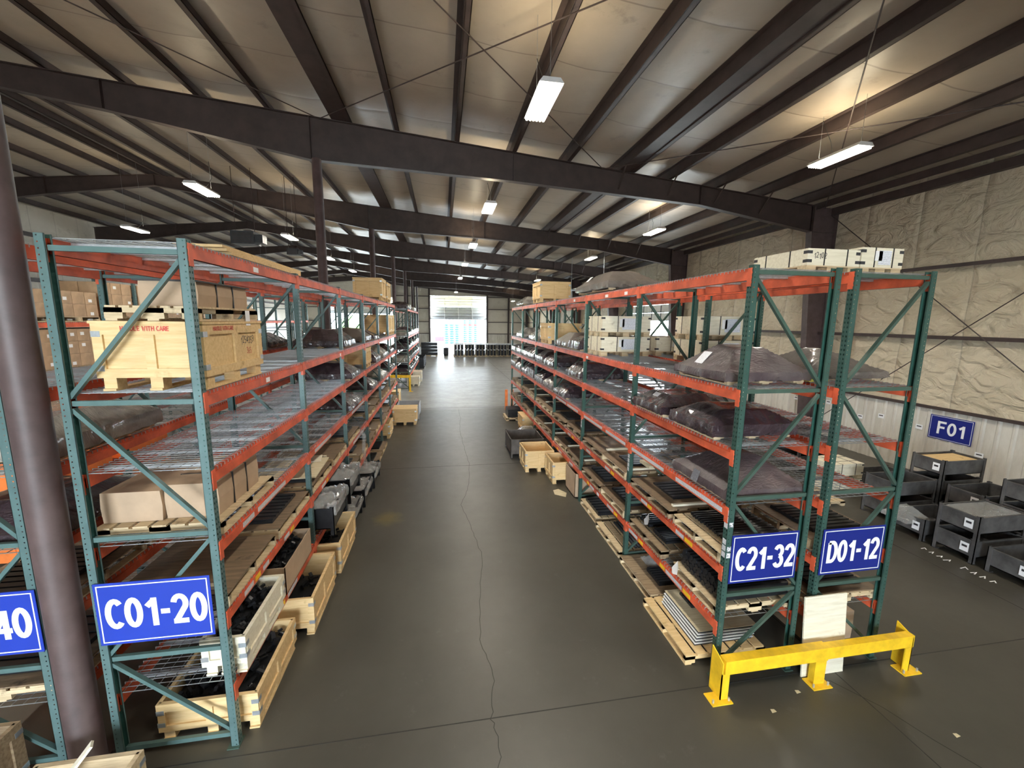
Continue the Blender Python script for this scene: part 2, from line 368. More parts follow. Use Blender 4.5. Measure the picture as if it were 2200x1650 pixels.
# roof insulation sheet with a slight sag between purlins
xs = sorted(PX + [XLW-.1, XRW+.1]); gx = []
for a, b in zip(xs, xs[1:]):
    for t in range(4): gx.append((a+(b-a)*t/4, t/4, b-a))
gx.append((xs[-1], 0, 1))
ny = 170; rf = MB(); rf.smooth = True; vs = []
for j in range(ny+1):
    y = YS + (YE-YS)*j/ny
    for (xx, t, wd) in gx:
        sag = .075*math.sin(PI*t)*(1 if wd > .8 else .2)*(.75+.5*noise.noise((xx*.6, y*.5, 0)))
        fr_ = min(abs(y-q) for q in FR); sag *= min(1, fr_/.5+.1)
        vs.append((xx, y, roofz(xx)-sag))
rf.v = vs; n1 = len(gx)
k = rf.mi('roof_insulation')
for j in range(ny):
    for i in range(n1-1): rf.f.append((j*n1+i, (j+1)*n1+i, (j+1)*n1+i+1, j*n1+i+1)); rf.m.append(k)
# outer skin so that the roof is a solid slab
i0 = len(rf.v); rf.v += [(XLW-.3, YS, roofz(XLW)+.15), (XRIDGE, YS, roofz(XRIDGE)+.15), (XRW+.3, YS, roofz(XRW)+.15), (XLW-.3, YE, roofz(XLW)+.15), (XRIDGE, YE, roofz(XRIDGE)+.15), (XRW+.3, YE, roofz(XRW)+.15)]
rf.f += [(i0, i0+1, i0+4, i0+3), (i0+1, i0+2, i0+5, i0+4)]; rf.m += [k, k]
struct(rf.build('ceiling'))
# purlins
for px in PX:
    for dx in ((0, .42) if px in DOUBLE else (0,)):
        p = MB(); z = raftz(px+dx)
        p.box(-.010, YS, 0, .010, YE, .275, 'brown_steel').box(0, YS, 0, .115, YE, .014, 'brown_steel').box(.10, YS, 0, .115, YE, .03, 'brown_steel').box(-.115, YS, .26, 0, YE, .275, 'brown_steel')
        if px in DOUBLE and dx: p.box(-.42, YS, .03, 0, YE, .045, 'brown_steel')
        struct(p.build('ceiling_purlin_beam', None, (px+dx, 0, z)))
# rafters: tapered built-up beams
def depth(x):
    a = abs(x-XRIDGE); pts = [(0, .46), (4.3, .70), (9.3, 1.12), (15.0, .82), (21.4, .60), (25.6, .86), (27, .9)]
    for (p, q), (r, s) in zip(pts, pts[1:]):
        if a <= r: return q+(s-q)*(a-p)/(r-p)
    return .9
for y in FR:
    m_ = MB(); st = []
    xx = XLW+.05
    cut = [XLW+.05, -17.2, XRIDGE, -8.6, -3.6, 2.2, 8.5, 12.9]
    for a, b in zip(cut, cut[1:]):
        poly = [(a, raftz(a)), (b, raftz(b)), (b, raftz(b)-depth(b)), (a, raftz(a)-depth(a))]
        m_.prism(poly, 'y', y-.006, y+.006, 'brown_steel')
        for f0 in (0, 1):
            za, zb = (raftz(a), raftz(b)) if f0 == 0 else (raftz(a)-depth(a), raftz(b)-depth(b))
            m_.prism([(a, za), (b, zb), (b, zb-.016), (a, za-.016)], 'y', y-.11, y+.11, 'brown_steel')
        m_.box(b-.008, y-.1, raftz(b)-depth(b), b+.008, y+.1, raftz(b), 'brown_steel')
    struct(m_.build('ceiling_rafter_beam'))
    # tapered wall column on the right and fly braces
    c = MB()
    z1 = raftz(12.9)
    c.prism([(13.86, 0), (13.47, 0), (12.86, z1-depth(12.9)), (12.86, z1), (13.86, z1-.05)], 'y', y-.006, y+.006, 'brown_column')
    c.prism([(13.47, 0), (13.455, 0), (12.845, z1-depth(12.9)), (12.86, z1-depth(12.9))], 'y', y-.12, y+.12, 'brown_column')
    c.box(13.85, y-.12, 0, 13.87, y+.12, z1, 'brown_column'); c.box(12.86, y-.11, z1-depth(12.9)-.01, 13.86, y+.11, z1-depth(12.9)+.01, 'brown_column'); c.box(13.4, y-.15, 0, 13.9, y+.15, .02, 'brown_column')
    struct(c.build('wall_column'))
    fb = MB()
    for px in PX:
        if px > 4 and px < 12 : fb.bar((px, y-.65, raftz(px)+.02), (px+.02, y-.05, raftz(px)-depth(px)+.15), .05, .006, 'brown_steel'); fb.bar((px, y+.65, raftz(px)+.02), (px+.02, y+.05, raftz(px)-depth(px)+.15), .05, .006, 'brown_steel')
    struct(fb.build('ceiling_fly_brace_beam'))
    for xc in (-3.45, 2*XRIDGE+3.45):
        if y < -1: continue
        c = MB(); c.smooth = False; c.tube([(xc, y-.1 if xc > -5 else y, 0), (xc, y-.1 if xc > -5 else y, raftz(xc)-depth(xc)-.0)], .130, 'brown_column', 28); c.box(xc-.128, y-.32, 0, xc+.128, y+.12, .02, 'brown_column')
        for pl in c.f: pass
        o = c.build('support_column'); struct(o)
        for pg in o.data.polygons: pg.use_smooth = len(pg.vertices) == 4 and abs(pg.normal.z) < .5 and pg.area > .05
# X rods in roof and wall
rd = MB()
def rod(a, b, r=.013): rd.tube([a, b], r, 'brown_steel', 6)
for y0 in (-5.04, 4.1):
    for xa, xb in ((-3.3, 5.0), (5.0, 13.2), (-12.9, -3.3)):
        rod((xa, y0+.2, raftz(xa)-.08), (xb, y0+8.94, raftz(xb)-.08)); rod((xb, y0+.2, raftz(xb)-.08), (xa, y0+8.94, raftz(xa)-.08))
rod((13.55, 4.3, 8.1), (13.55, 13.1, .5)); rod((13.55, 13.1, 8.1), (13.55, 4.3, .5))
struct(rd.build('ceiling_brace_rod_beam'))
# right wall: liner panel below, insulation above, girts, door opening
DY0, DY1, DZ = 23.4, 29.6, 4.40
ZG = [2.02, 4.03, 5.98]
def corr(mb, x0, ya, yb, za, zb, mat, nrm=-1):
    """ribbed metal liner along Y"""
    y = ya; prof = []
    while y < yb-.01:
        for dy, dx in ((0, 0), (.035, .028), (.075, .028), (.11, 0), (.30, 0)):
            if y+dy <= yb: prof.append((x0+nrm*dx, y+dy))
        y += .305
    prof.append((x0, yb)); prof += [(x0+.08, yb), (x0+.08, ya)]
    mb.prism(prof, 'z', za, zb, mat)
wr = MB()
corr(wr, XRW, YS, DY0, 0, ZG[0], 'liner'); corr(wr, XRW, DY1, YE, 0, ZG[0], 'liner')
zt = roofz(XRW)+.1
wr.box(XRW, YS, ZG[0], XRW+.1, DY0, zt, 'wall_insulation'); wr.box(XRW, DY1, ZG[0], XRW+.1, YE, zt, 'wall_insulation'); wr.box(XRW, DY0, 6.4, XRW+.1, DY1, zt, 'wall_insulation')
struct(wr.build('wall_right'))
for z in ZG:
    gt = MB(); segs = [(YS, DY0-.1), (DY1+.1, YE)] if z < 6.2 else [(YS, YE)]
    for a, b in segs:
        gt.box(XRW-.20, a, z-.008, XRW, b, z+.008, 'brown_steel').box(XRW-.205, a, z-.09, XRW-.19, b, z+.008, 'brown_steel')
    if z == ZG[0]:
        gt = MB()
        for a, b in segs: gt.box(XRW-.10, a, z-.008, XRW, b, z+.008, 'brown_steel').box(XRW-.105, a, z-.07, XRW-.09, b, z+.008, 'brown_steel')
    struct(gt.build('wall_girt_beam'))
gt = MB(); gt.box(XRW-.25, YS, 8.15, XRW-.06, YE, 8.38, 'brown_steel'); gt.box(XRW-.9, YS, 8.3, XRW-.86, YE, 8.5, 'brown_steel'); struct(gt.build('wall_eave_beam'))
for yy in (DY0, DY1):
    gt = MB(); gt.box(XRW-.25, yy-.1, 0, XRW, yy+.1, 6.5, 'brown_steel'); struct(gt.build('door_jamb_trim'))
# end wall with two bifold doors
D1, D2 = (-1.9, 6.95), (-17.6, -7.3)
ew = MB()
def corrx(mb, y0, xa, xb, za, zb, mat):
    x = xa; prof = []
    while x < xb-.01:
        for d, dd in ((0, 0), (.035, .028), (.075, .028), (.11, 0), (.30, 0)):
            if x+d <= xb: prof.append((x+d, y0-dd))
        x += .305
    prof.append((xb, y0)); prof += [(xb, y0+.08), (xa, y0+.08)]
    mb.prism(prof, 'z', za, zb, mat)
H1, H2 = 8.0, 7.6
for a, b in ((XLW, D2[0]), (D2[1], D1[0]), (D1[1], XRW)):
    corrx(ew, YE, a, b, 0, 2.1, 'liner'); ew.box(a, YE, 2.1, b, YE+.1, 11.1, 'wall_insulation_plain')
ew.box(D1[0], YE, H1, D1[1], YE+.1, 11.1, 'wall_insulation_plain'); ew.box(D2[0], YE, H2, D2[1], YE+.1, 11.1, 'wall_insulation_plain')
struct(ew.build('wall_back'))
for z in (2.1, 3.95, 6.0, 7.9):
    gt = MB()
    for a, b in ((XLW, D2[0]), (D2[1], D1[0]), (D1[1], XRW)): gt.box(a, YE-.2, z-.05, b, YE, z+.05, 'brown_steel')
    struct(gt.build('wall_girt_beam'))
for xx in (-20.5, -17.7, -7.2, -5.4, -4.4, -2.05, 7.1, 10.6, 13.6):
    gt = MB(); gt.box(xx-.13, YE-.35, 0, xx+.13, YE-.01, raftz(xx)-.3, 'brown_steel'); struct(gt.build('wall_column'))
gt = MB(); 
for a, b in ((XLW, XRIDGE), (XRIDGE, XRW)): gt.prism([(a, raftz(a)), (b, raftz(b)), (b, raftz(b)-.7), (a, raftz(a)-.7)], 'y', YE-.4, YE-.2, 'brown_steel')
struct(gt.build('ceiling_rafter_beam'))
# left partition and the wall behind the camera (its big door stands open)
lw = MB(); lw.box(XLW-.1, YS, 0, XLW, YE, roofz(XLW)+.1, 'wall_insulation_plain'); struct(lw.build('wall_left'))
for z in (3.0, 6.2, 8.6):
    gt = MB(); gt.box(XLW, YS, z-.1, XLW+.2, YE, z+.1, 'brown_steel'); struct(gt.build('wall_girt_beam'))
bw = MB()
bw.box(XLW, YS-.1, 0, -6.2, YS, 10.9, 'wall_insulation_plain'); bw.box(.2, YS-.1, 0, XRW, YS, 10.9, 'wall_insulation_plain'); bw.box(-6.2, YS-.1, 5.4, .2, YS, 11.1, 'wall_insulation_plain'); struct(bw.build('wall_front'))

# bifold doors
def bifold(name, xa, xb, top, bot, label):
    d = empty(name, ((xa+xb)/2, YE, 0)); tag(d, label, 'door'); w = (xb-xa)/2+.0
    out = 1.7; zh = (top+bot)/2+.25
    def leaf(nm, y0, z0, y1, z1, mat, fm):
        q = MB(); n = 8
        L = math.hypot(y1-y0, z1-z0); ny_, nz_ = (z1-z0)/L, -(y1-y0)/L
        q.prism([(y0, z0), (y1, z1), (y1+ny_*-.05, z1+nz_*-.05), (y0+ny_*-.05, z0+nz_*-.05)], 'x', -w, w, mat)
        fr_ = MB()
        for t in range(5):
            s_ = t/4; a = (y0+(y1-y0)*s_, z0+(z1-z0)*s_); fr_.box(-w, a[0]-.06, a[1]-.03, w, a[0]+.0, a[1]+.03, fm)
        for t in range(5):
            xx = -w+2*w*t/4; fr_.bar((xx, y0-.04, z0), (xx, y1-.04, z1), .08, .08, fm, (0, 1, 0))
        o = q.build(nm, d); fr_.build('door_frame', o)
    leaf('upper_leaf', .0, top-.05, out, zh, 'translucent_panel', 'white'); leaf('lower_leaf', out, zh-.12, .0, bot, 'grey_panel', 'white')
    return d
bifold('bifold_door', D1[0], D1[1], H1, 4.35, 'large grey folding warehouse door, half raised above the far aisle opening')
bifold('bifold_door', D2[0], D2[1], H2, 5.1, 'folding warehouse door half raised beyond the left racks')
# sectional door on the right wall
d = empty('sectional_door', (XRW-.1, (DY0+DY1)/2, 0)); tag(d, 'grey sectional overhead door partly raised in the right wall', 'door')
for i in range(4):
    z = DZ+i*.52
    q = MB(); q.box(0, -2.95, z, .05, 2.95, z+.5, 'liner')
    for t in range(6): q.box(-.03, -2.92+t*1.16-.03, z, 0, -2.92+t*1.16+.03, z+.5, 'heater_grey')
    q.box(-.03, -2.95, z, 0, 2.95, z+.04, 'heater_grey')
    q.build('door_panel', d)
for i in range(7):
    x0 = -.4-i*.58
    q = MB(); q.box(x0-.56, -2.95, 6.6, x0, 2.95, 6.65, 'liner')
    for t in range(6): q.box(x0-.56, -2.92+t*1.16-.03, 6.56, x0, -2.92+t*1.16+.03, 6.6, 'heater_grey')
    q.build('door_panel', d)
q = MB(); q.box(-4.6, -3.04, 6.5, .0, -2.97, 6.6, 'galv').box(-4.6, 2.97, 6.5, .0, 3.04, 6.6, 'galv').box(-.08, -3.04, .1, .0, -2.97, 6.5, 'galv').box(-.08, 2.97, .1, 0, 3.04, 6.5, 'galv')
q.bar((-4.5, -3.08, 6.55), (-4.5, -3.08, 8.9), .03, .03, 'galv', (1, 0, 0)).bar((-4.5, 3.08, 6.55), (-4.5, 3.08, 8.9), .03, .03, 'galv', (1, 0, 0)); q.build('door_track', d)

# ================================================================= LIGHT FIXTURES
def fixture_meshes():
    h = MB(); h.prism([(-.20, 0), (.20, 0), (.14, .075), (-.14, .075)], 'y', -.62, .62, 'white')
    t = MB()
    for i in range(6):
        x = -.155+i*.062; t.tube([(x, -.585, -.022), (x, .585, -.022)], .024, 'tube_glow', 8)
    c = MB(); c.tube([(0, 0, .07), (0, 0, .95)], .004, 'wire', 5)
    cord = MB(); cord.tube([(.0, .1, .07), (.05, .22, .2), (.12, .35, .45), (.03, .45, .8), (0, .5, .95)], .007, 'strap_black', 6)
    return h.mesh('housing'), t.mesh('lamp_tubes'), c.mesh('chain'), cord.mesh('power_cord')
HM, TM, CM, KM = fixture_meshes()
lampd = bpy.data.lights.new('fixture_light', 'AREA'); lampd.shape = 'RECTANGLE'; lampd.size = .34; lampd.size_y = 1.15; lampd.energy = LAMP_W; lampd.color = (1, .93, .80); lampd.spread = math.radians(165)
upd = bpy.data.lights.new('fixture_uplight', 'AREA'); upd.shape = 'RECTANGLE'; upd.size = .1; upd.size_y = 1.0; upd.energy = LAMP_W*.07; upd.color = (1, .85, .58)
def fixture(x, y, z, label, group=None, hide=False):
    o = empty('high_bay_light', (x, y, z)); tag(o, label, 'light fixture', group)
    link('housing', HM, o); link('lamp_tube', TM, o); link('power_cord', KM, o)
    s = (roofz(x)-z)/.95
    for yy in (-.5, .5): link('suspension_chain', CM, o, (0, yy, 0), (1, 1, s))
    for dd, zz, rx in ((lampd, -.035, 0), (upd, .10, PI)):
        l = bpy.data.objects.new('fixture_light', dd); COL.objects.link(l); l.parent = o; l.location = (0, 0, zz); l.rotation_euler = (rx, 0, 0)
    return o
fixture(1.73, 7.45, 8.0, 'large bright linear fixture hanging highest, above the aisle in front')
fixture(8.72, 8.45, 8.0, 'bright linear fixture hung on cords above the right wall side')
fixture(1.57, 14.3, 8.0, 'lit square-looking fixture beyond the first deep rafter, over the aisle')
fixture(8.65, 16.46, 8.0, 'lit fixture hung above the second right rafter bay')
fixture(-6.9, 14.08, 8.0, 'lit fixture on a chain above the left racks, largest on that side')
fixture(-6.92, 21.2, 8.0, 'lit fixture left of the round brown column, beside the unit heater')
fixture(-13.0, 20.9, 8.0, 'lit fixture just above the top of the left rack end')
fixture(1.55, 21.4, 8.0, 'small lit fixture, middle of the three distant ones over the aisle')
fixture(1.53, 28.6, 8.0, 'small lit fixture, lowest of the three distant ones over the aisle')
fixture(-6.9, 27.9, 8.0, 'small lit fixture right of the round brown column')
fixture(-6.9, 34.7, 8.0, 'small lit fixture above the far left crates')
fixture(1.6, 49.5, 7.5, 'tiny lit fixture in front of the far folding door')
fixture(9.8, 58, 7.0, 'tiny lit fixture on the far wall right of the door')
for (x, y) in ((8.7, 24), (8.7, 38), (-13, 34), (-6.9, 48), (1.6, 38), (-13, 50)): fixture(x, y, 8.0, 'small distant lit fixture hung deep under the roof', 'distant roof fixtures')
for (x, y) in ((-13, 7.4), (-6.9, 7.0), (1.7, .2), (-6.9, -.5), (8.7, .5)): fixture(x, y, 8.0, 'lit fixture hung above and behind the photo edge', 'fixtures beyond the photo edge')

# ================================================================= UNIT HEATER
def unit_heater(x, y, z, s, label):
    o = empty('unit_heater', (x, y, z)); tag(o, label, 'heater')
    q = MB(); q.box(-.6*s, -.45*s, 0, .6*s, .45*s, .7*s, 'heater_grey'); q.box(.6*s, -.3*s, .1*s, 1.0*s, .3*s, .55*s, 'heater_grey'); q.build('heater_body', o)
    q = MB()
    for i in range(6): q.box(-.5*s, -.47*s, (.1+.09*i)*s, .5*s, -.45*s, (.13+.09*i)*s, 'brown_steel')
    q.build('louver', o)
    q = MB()
    for a in (-.5, .5): q.tube([(a*s, 0, .7*s), (a*s, 0, roofz(x)-z)], .012, 'brown_steel', 6)
    q.build('hanger_rod', o)
unit_heater(-8.3, 20.0, 7.40, .75, 'grey unit heater hung from the roof above the left racks')
unit_heater(-6.55, 20.4, 7.1, .38, 'small dark unit heater hanging beside the round column')

# ================================================================= PALLET RACKS
PW = .076
def post_mesh(mat, h):
    q = MB()  # web in the plane x=0, flanges run towards -x; y from 0 to PW
    t = .0025
    for (a, b) in (((0, 0), (0, PW)),):
        q.quad([(0, 0, 0), (0, PW, 0), (0, PW, h), (0, 0, h)], mat)
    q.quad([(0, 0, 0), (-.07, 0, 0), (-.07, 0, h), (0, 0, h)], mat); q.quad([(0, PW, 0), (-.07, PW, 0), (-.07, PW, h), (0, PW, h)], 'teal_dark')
    q.box(-.07, 0, 0, -.067, .012, h, mat); q.box(-.07, PW-.012, 0, -.067, PW, h, mat)
    q.box(-.10, -.03, 0, .012, PW+.03, .01, 'green_brace')
    return q.mesh('upright_post')
def deck_mesh(bw, dp):
    q = MB(); n = int(bw/.062)
    for i in range(n+1):
        y = i*bw/n; q.box(-dp-.01, y-.0028, -.004, .012, y+.0028, .002, 'wire')
        q.box(.006, y-.0028, -.03, .012, y+.0028, .002, 'wire'); q.box(-dp-.012, y-.0028, -.03, -dp-.006, y+.0028, .002, 'wire')
    for i in range(11):
        x = -dp+.05+i*(dp-.1)/10; q.box(x-.0028, 0, -.009, x+.0028, bw, -.004, 'wire')
    for i in range(3):
        y = bw*(i+.5)/3; q.box(-dp+.03, y-.028, -.034, -.03, y+.028, -.010, 'galv')
    return q.mesh('wire_deck')
def beam_mesh(L, s=1):
    q = MB()
    # origin at the post start on the aisle plane, beam top z=0, runs +y; s=+1 aisle towards +x
    q.box(-.042*s, 0, -.125, -.012*s, L, -.035, 'orange'); q.box(-.052*s, 0, -.125, .0*s, L, -.04, 'orange'); q.box(-.052*s, 0, -.045, -.02*s, L, 0, 'orange')
    for a in (0, L):
        sg = -1 if a == 0 else 1
        q.box(-.03*s, a, -.19, .006*s, a+sg*(.055), .0, 'orange')
        q.box(-.03*s, a-sg*.004, -.19, .006*s, a+sg*.0, .0, 'orange')
    return q.mesh('beam')
_dk = {}; _bm = {}
def rack(label, xa, s, ys, levels, dp, col='green', flip=False, htop=None, tape=(), group=None, deck_from=0):
    """xa: x of the aisle plane, s=+1 when the aisle lies towards +x; ys: y of each frame"""
    root = empty('pallet_rack', (xa, ys[0], 0)); tag(root, label, 'pallet rack', group)
    H = htop or levels[-1]+.03
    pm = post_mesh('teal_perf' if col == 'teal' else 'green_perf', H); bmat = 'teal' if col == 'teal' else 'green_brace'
    hz = [.13, 1.12, 2.33, 3.58, 4.86]
    hb = MB()
    hb.box(-dp+.07, .02, -.022, -.07, .055, .022, bmat); hbm = hb.mesh('horizontal_brace')
    dm = []
    fl = -1 if flip else 1
    for k in range(4):
        d_ = MB(); z0, z1 = hz[k]+.05, hz[k+1]-.05
        down_right = (k % 2 == 0)                       # lowest diagonal leans one way, next the other
        xl, xr = -dp+.06, -.06
        if s < 0: down_right = not down_right
        if flip: down_right = not down_right
        a, b = ((xl, z1), (xr, z0)) if down_right else ((xl, z0), (xr, z1))
        d_.bar((a[0], .038, a[1]), (b[0], .038, b[1]), .034, .040, bmat, (0, 1, 0)); dm.append(d_.mesh('diagonal_brace'))
    for yi, y in enumerate(ys):
        oy = y-ys[0]
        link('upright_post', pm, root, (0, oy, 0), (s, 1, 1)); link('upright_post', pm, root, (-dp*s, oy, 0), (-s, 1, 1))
        for z in hz:
            if z < H: link('horizontal_brace', hbm, root, (0, oy, z), (s, 1, 1))
        for k in range(4):
            if hz[k+1] < H+.1: link('diagonal_brace', dm[k], root, (0, oy, 0), (s, 1, 1))
    for bi, (y0, y1) in enumerate(zip(ys, ys[1:])):
        L = round(y1-y0-PW, 3)
        if L not in _bm: _bm[L] = beam_mesh(L)
        kk = (round((L-.02)/2, 3), dp)
        if kk not in _dk: _dk[kk] = deck_mesh(kk[0], dp-.03)
        for li, z in enumerate(levels):
            bo = link('beam', _bm[L], root, (0, y0-ys[0]+PW, z), (s, 1, 1))
            link('beam', _bm[L], root, (-dp*s, y0-ys[0]+PW, z), (-s, 1, 1))
            for h in (0, 1):
                link('wire_deck', _dk[kk], root, (-.015*s, y0-ys[0]+PW+.005+h*(kk[0]+.01), z+.006), (s, 1, 1))
            # strips of barcode and colour stickers on the beam face
            for (lv, b_, spans) in tape:
                if lv == li and b_ == bi:
                    for (a, b, mt) in spans:
                        q = MB(); q.box(.0005, a*L-(b-a)*0, -.105, .003, b*L, -.05, mt); q.build('price_label', bo, (0, 0, 0))
    return root
YL = [3.965, 6.63, 9.20, 11.74, 14.30, 16.82, 19.30]
YR = [3.92 + 2.533*i for i in range(7)]
LV = [.70, 1.50, 2.23, 2.93, 3.655, 4.94]
LVR = [.775, 1.50, 2.233, 2.912, 3.601, 4.90]
XL, XR, DP = -2.11, 3.20, 1.08
def tp(l, b, sp): return (l, b, sp)
W_, B_, Y_ = 'white', 'barcode', 'yellow'
tapeR = [tp(2, 0, [(.02, .42, B_), (.55, .98, B_)]), tp(2, 1, [(.05, .42, B_), (.5, .95, B_)]), tp(2, 2, [(.1, .45, B_), (.5, .9, B_)]),
         tp(1, 0, [(.30, .38, B_), (.22, .29, Y_), (.72, .8, B_), (.66, .71, Y_)]), tp(1, 1, [(.3, .4, B_), (.22, .28, Y_), (.75, .85, B_)]), tp(1, 2, [(.3, .4, B_), (.2, .26, Y_)]),
         tp(0, 0, [(.28, .45, B_), (.2, .27, Y_), (.46, .52, Y_), (.82, .95, B_), (.74, .8, Y_)]), tp(0, 1, [(.2, .32, B_), (.12, .18, Y_), (.5, .55, W_), (.62, .72, B_), (.75, .8, Y_)]), tp(0, 2, [(.2, .32, B_), (.6, .72, B_), (.75, .8, Y_)]),
         tp(5, 1, [(.15, .2, W_), (.5, .56, W_)]), tp(5, 2, [(.3, .35, W_)]), tp(4, 1, [(.9, .95, W_)])]
tapeL = [tp(2, 0, [(.16, .26, B_), (.30, .62, B_)]), tp(2, 1, [(.1, .5, B_)]), tp(1, 0, [(.12, .2, B_), (.22, .27, Y_), (.3, .36, B_), (.55, .62, B_), (.64, .69, Y_)]), tp(1, 1, [(.2, .3, B_), (.32, .36, Y_)]),
         tp(0, 0, [(.1, .16, Y_), (.18, .3, B_), (.42, .5, Y_), (.54, .68, B_)]), tp(0, 1, [(.3, .5, B_)]), tp(5, 0, [(.45, .5, W_)]), tp(4, 0, [(.49, .53, W_)]), tp(4, 1, [(.9, .93, W_)]), tp(2, 2, [(.2, .8, B_)]), tp(1, 2, [(.2, .8, B_)])]
rack('teal and orange pallet rack row signed C01-20, left of the aisle', XL, 1, YL, LV, DP, 'teal', tape=tapeL)
rack('green and orange pallet rack row signed C21-32, right of the aisle', XR, -1, YR, LVR, DP, 'green', flip=True, tape=tapeR)
rack('green and orange pallet rack row signed D01-12, back to back with the next', 2*DP+.18+XR, 1, YR, LVR, DP, 'green', flip=False)
rack('teal pallet rack row left of the round column, sign ending in 40', -3.60-DP, -1, YL, LV, DP, 'teal')
YF = [25.4 + 2.6*i for i in range(5)]
rack('dark green pallet rack row farther down the aisle on the left', -2.05, 1, YF, [.9, 1.7, 2.5, 3.3, 4.93], DP, 'green')
YC = [9.0 + 2.7*i for i in range(9)]
rack('far rack row stacked with brown cartons behind the left racks', -9.2, 1, YC, [1.6, 2.9, 4.15], DP, 'teal', htop=5.5)

def sticker(x, y, z, h, face):
    q = MB()
    if face == 'x-': q.box(x-.0015, y, z, x, y+.06, z+h, 'barcode')
    else: q.box(x, y-.0015, z, x+.05, y, z+h, 'barcode')
    o = q.build('price_label', RR, (-XR, -YR[0], 0))
for o in bpy.data.objects:
    if o.name == 'pallet_rack.001': RR = o
for (yy, zs) in ((YR[0], (1.62, 1.70, 1.78, 1.98, 2.06, 2.14)), (YR[1], (1.72, 1.80, 1.88, 1.96, 2.04)), (YR[2], (1.85, 1.93, 2.01)), (YR[3], (1.9, 2.0))):
    for z in zs: sticker(XR-.001, yy+.008, z, .065, 'x-')
for z in (1.62, 1.70, 2.0): sticker(XR+.012, YR[0]-.001, z, .06, 'y-')
# ---------------------------------------------------------------- signs
def sign(x0, x1, y, z0, z1, s, label, blue='sign_blue', th=None, sx=.83, clip=None):
    o = empty('aisle_sign', ((x0+x1)/2, y, (z0+z1)/2)); tag(o, label, 'sign'); w, h = (x1-x0)/2, (z1-z0)/2
    q = MB(); q.box(-w, 0, -h, w, .006, h, blue); q.build('sign_panel', o)
    q = MB(); P = lambda a, b: (a, -.0015, b); i = .028
    ribbon(q, [(-w+i, -h+i), (w-i, -h+i), (w-i, h-i), (-w+i, h-i), (-w+i, -h+i)], .010, 'white', P, closed=True); q.build('sign_border', o)
    q = MB(); text(q, s, th or h*.98, 0, P, 'white', .165, sx); t = q.build('lettering', o)
    return o
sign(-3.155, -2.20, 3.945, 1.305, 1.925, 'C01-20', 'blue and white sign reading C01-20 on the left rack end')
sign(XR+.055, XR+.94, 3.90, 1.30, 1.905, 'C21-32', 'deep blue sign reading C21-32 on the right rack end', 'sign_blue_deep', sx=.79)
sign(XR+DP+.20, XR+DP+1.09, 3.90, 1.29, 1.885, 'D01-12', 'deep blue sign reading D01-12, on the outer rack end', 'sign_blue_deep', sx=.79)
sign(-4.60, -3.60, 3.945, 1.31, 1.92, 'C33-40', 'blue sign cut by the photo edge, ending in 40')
o = sign(-.50, .50, 0, -.34, .34, 'F01', 'deep blue sign reading F01 on the ribbed right wall', 'sign_blue_deep', .36, 1.05)
o.location = (XRW-.035, 8.9, 1.46); o.rotation_euler = (0, 0, -PI/2)

# ---------------------------------------------------------------- yellow end guard
def guard(x0, x1, y, label, mid=True, z=.40):
    o = empty('rack_end_guard', (x0, y, 0)); tag(o, label, 'guard rail'); w = x1-x0
    for (nm, xx) in (('guard_post', 0), ('guard_post', w*.505), ('guard_post', w)):
        if not mid and xx == w*.505: continue
        q = MB(); a = .07
        if xx == w*.505: q.box(xx-.075, .01, 0, xx+.075, .09, z-.05, 'yellow')
        else: 
            sg = 1 if xx == 0 else -1
            q.prism([(0, 0), (.20, 0), (.20, z+.16), (0, z+.08)], 'x', xx, xx+.012*sg, 'yellow'); q.box(xx-0.0, 0, 0, xx+.10*sg, .012, z-.06, 'yellow')
        q.box(xx-.13, -.06, 0, xx+.13, .11, .012, 'yellow'); q.build(nm, o)
        q = MB()
        for bx in (-.1, .1): q.tube([(xx+bx, -.02, .012), (xx+bx, -.02, .05)], .012, 'galv', 6)
        q.build('anchor_bolt', o)
    q = MB(); q.box(.03, -.01, z-.06, w*.53, .10, z+.11, 'yellow'); q.build('rail', o)
    q = MB(); q.box(w*.50, .0, z-.055, w+.01, .09, z+.10, 'yellow'); q.build('rail', o)
guard(3.10, 5.74, 3.66, 'yellow steel guard rail bolted in front of the C21-32 and D01-12 rack ends')
guard(-3.2, -1.95, 25.0, 'small yellow guard rail at the foot of the far left rack', False, .9)

# ================================================================= GOODS
ORD = ['bottom', 'second', 'third', 'fourth', 'fifth', 'sixth', 'top']
def pallet_mesh(w, d, mat='pallet_wood', h=.13, deck=None):
    w, d = d, w; q = MB(); n = 7; bw = d/n
    for i in range(n):
        y = -d/2+i*bw; q.box(-w/2, y+.01, h-.018, w/2, y+bw*.86, h, mat)
    for x in (-w/2+.02, 0, w/2-.02):
        q.box(x-.02, -d/2+.01, .018, x+.02, d/2-.01, h-.018, mat) if False else None
        for (a, b) in ((-d/2, -d/2+.14), (-.09, .09), (d/2-.14, d/2)): q.box(x-.022, a, .018, x+.022, b, h-.018, mat)
        q.box(x-.022, -d/2, .07, x+.022, d/2, h-.018, mat)
    for y in (-d/2+.05, 0, d/2-.05): q.box(-w/2, y-.045, 0, w/2, y+.045, .018, mat)
    if deck: q.box(-w/2+.01, -d/2+.01, h, w/2-.01, d/2-.01, h+.012, deck)
    q.v = [(b, a, c) for a, b, c in q.v]; q.f = [t[::-1] for t in q.f]
    return q.mesh('pallet')
_pm = {}
def pallet(x, y, z, w, d, label, mat='pallet_wood', rz=0, deck=None, group=None):
    k = (round(w, 2), round(d, 2), mat, deck)
    if k not in _pm: _pm[k] = pallet_mesh(k[0], k[1], mat, .13, deck)
    o = link('pallet', _pm[k], None, (x, y, z)); o.rotation_euler = (0, 0, rz); tag(o, label, 'pallet', group); return o
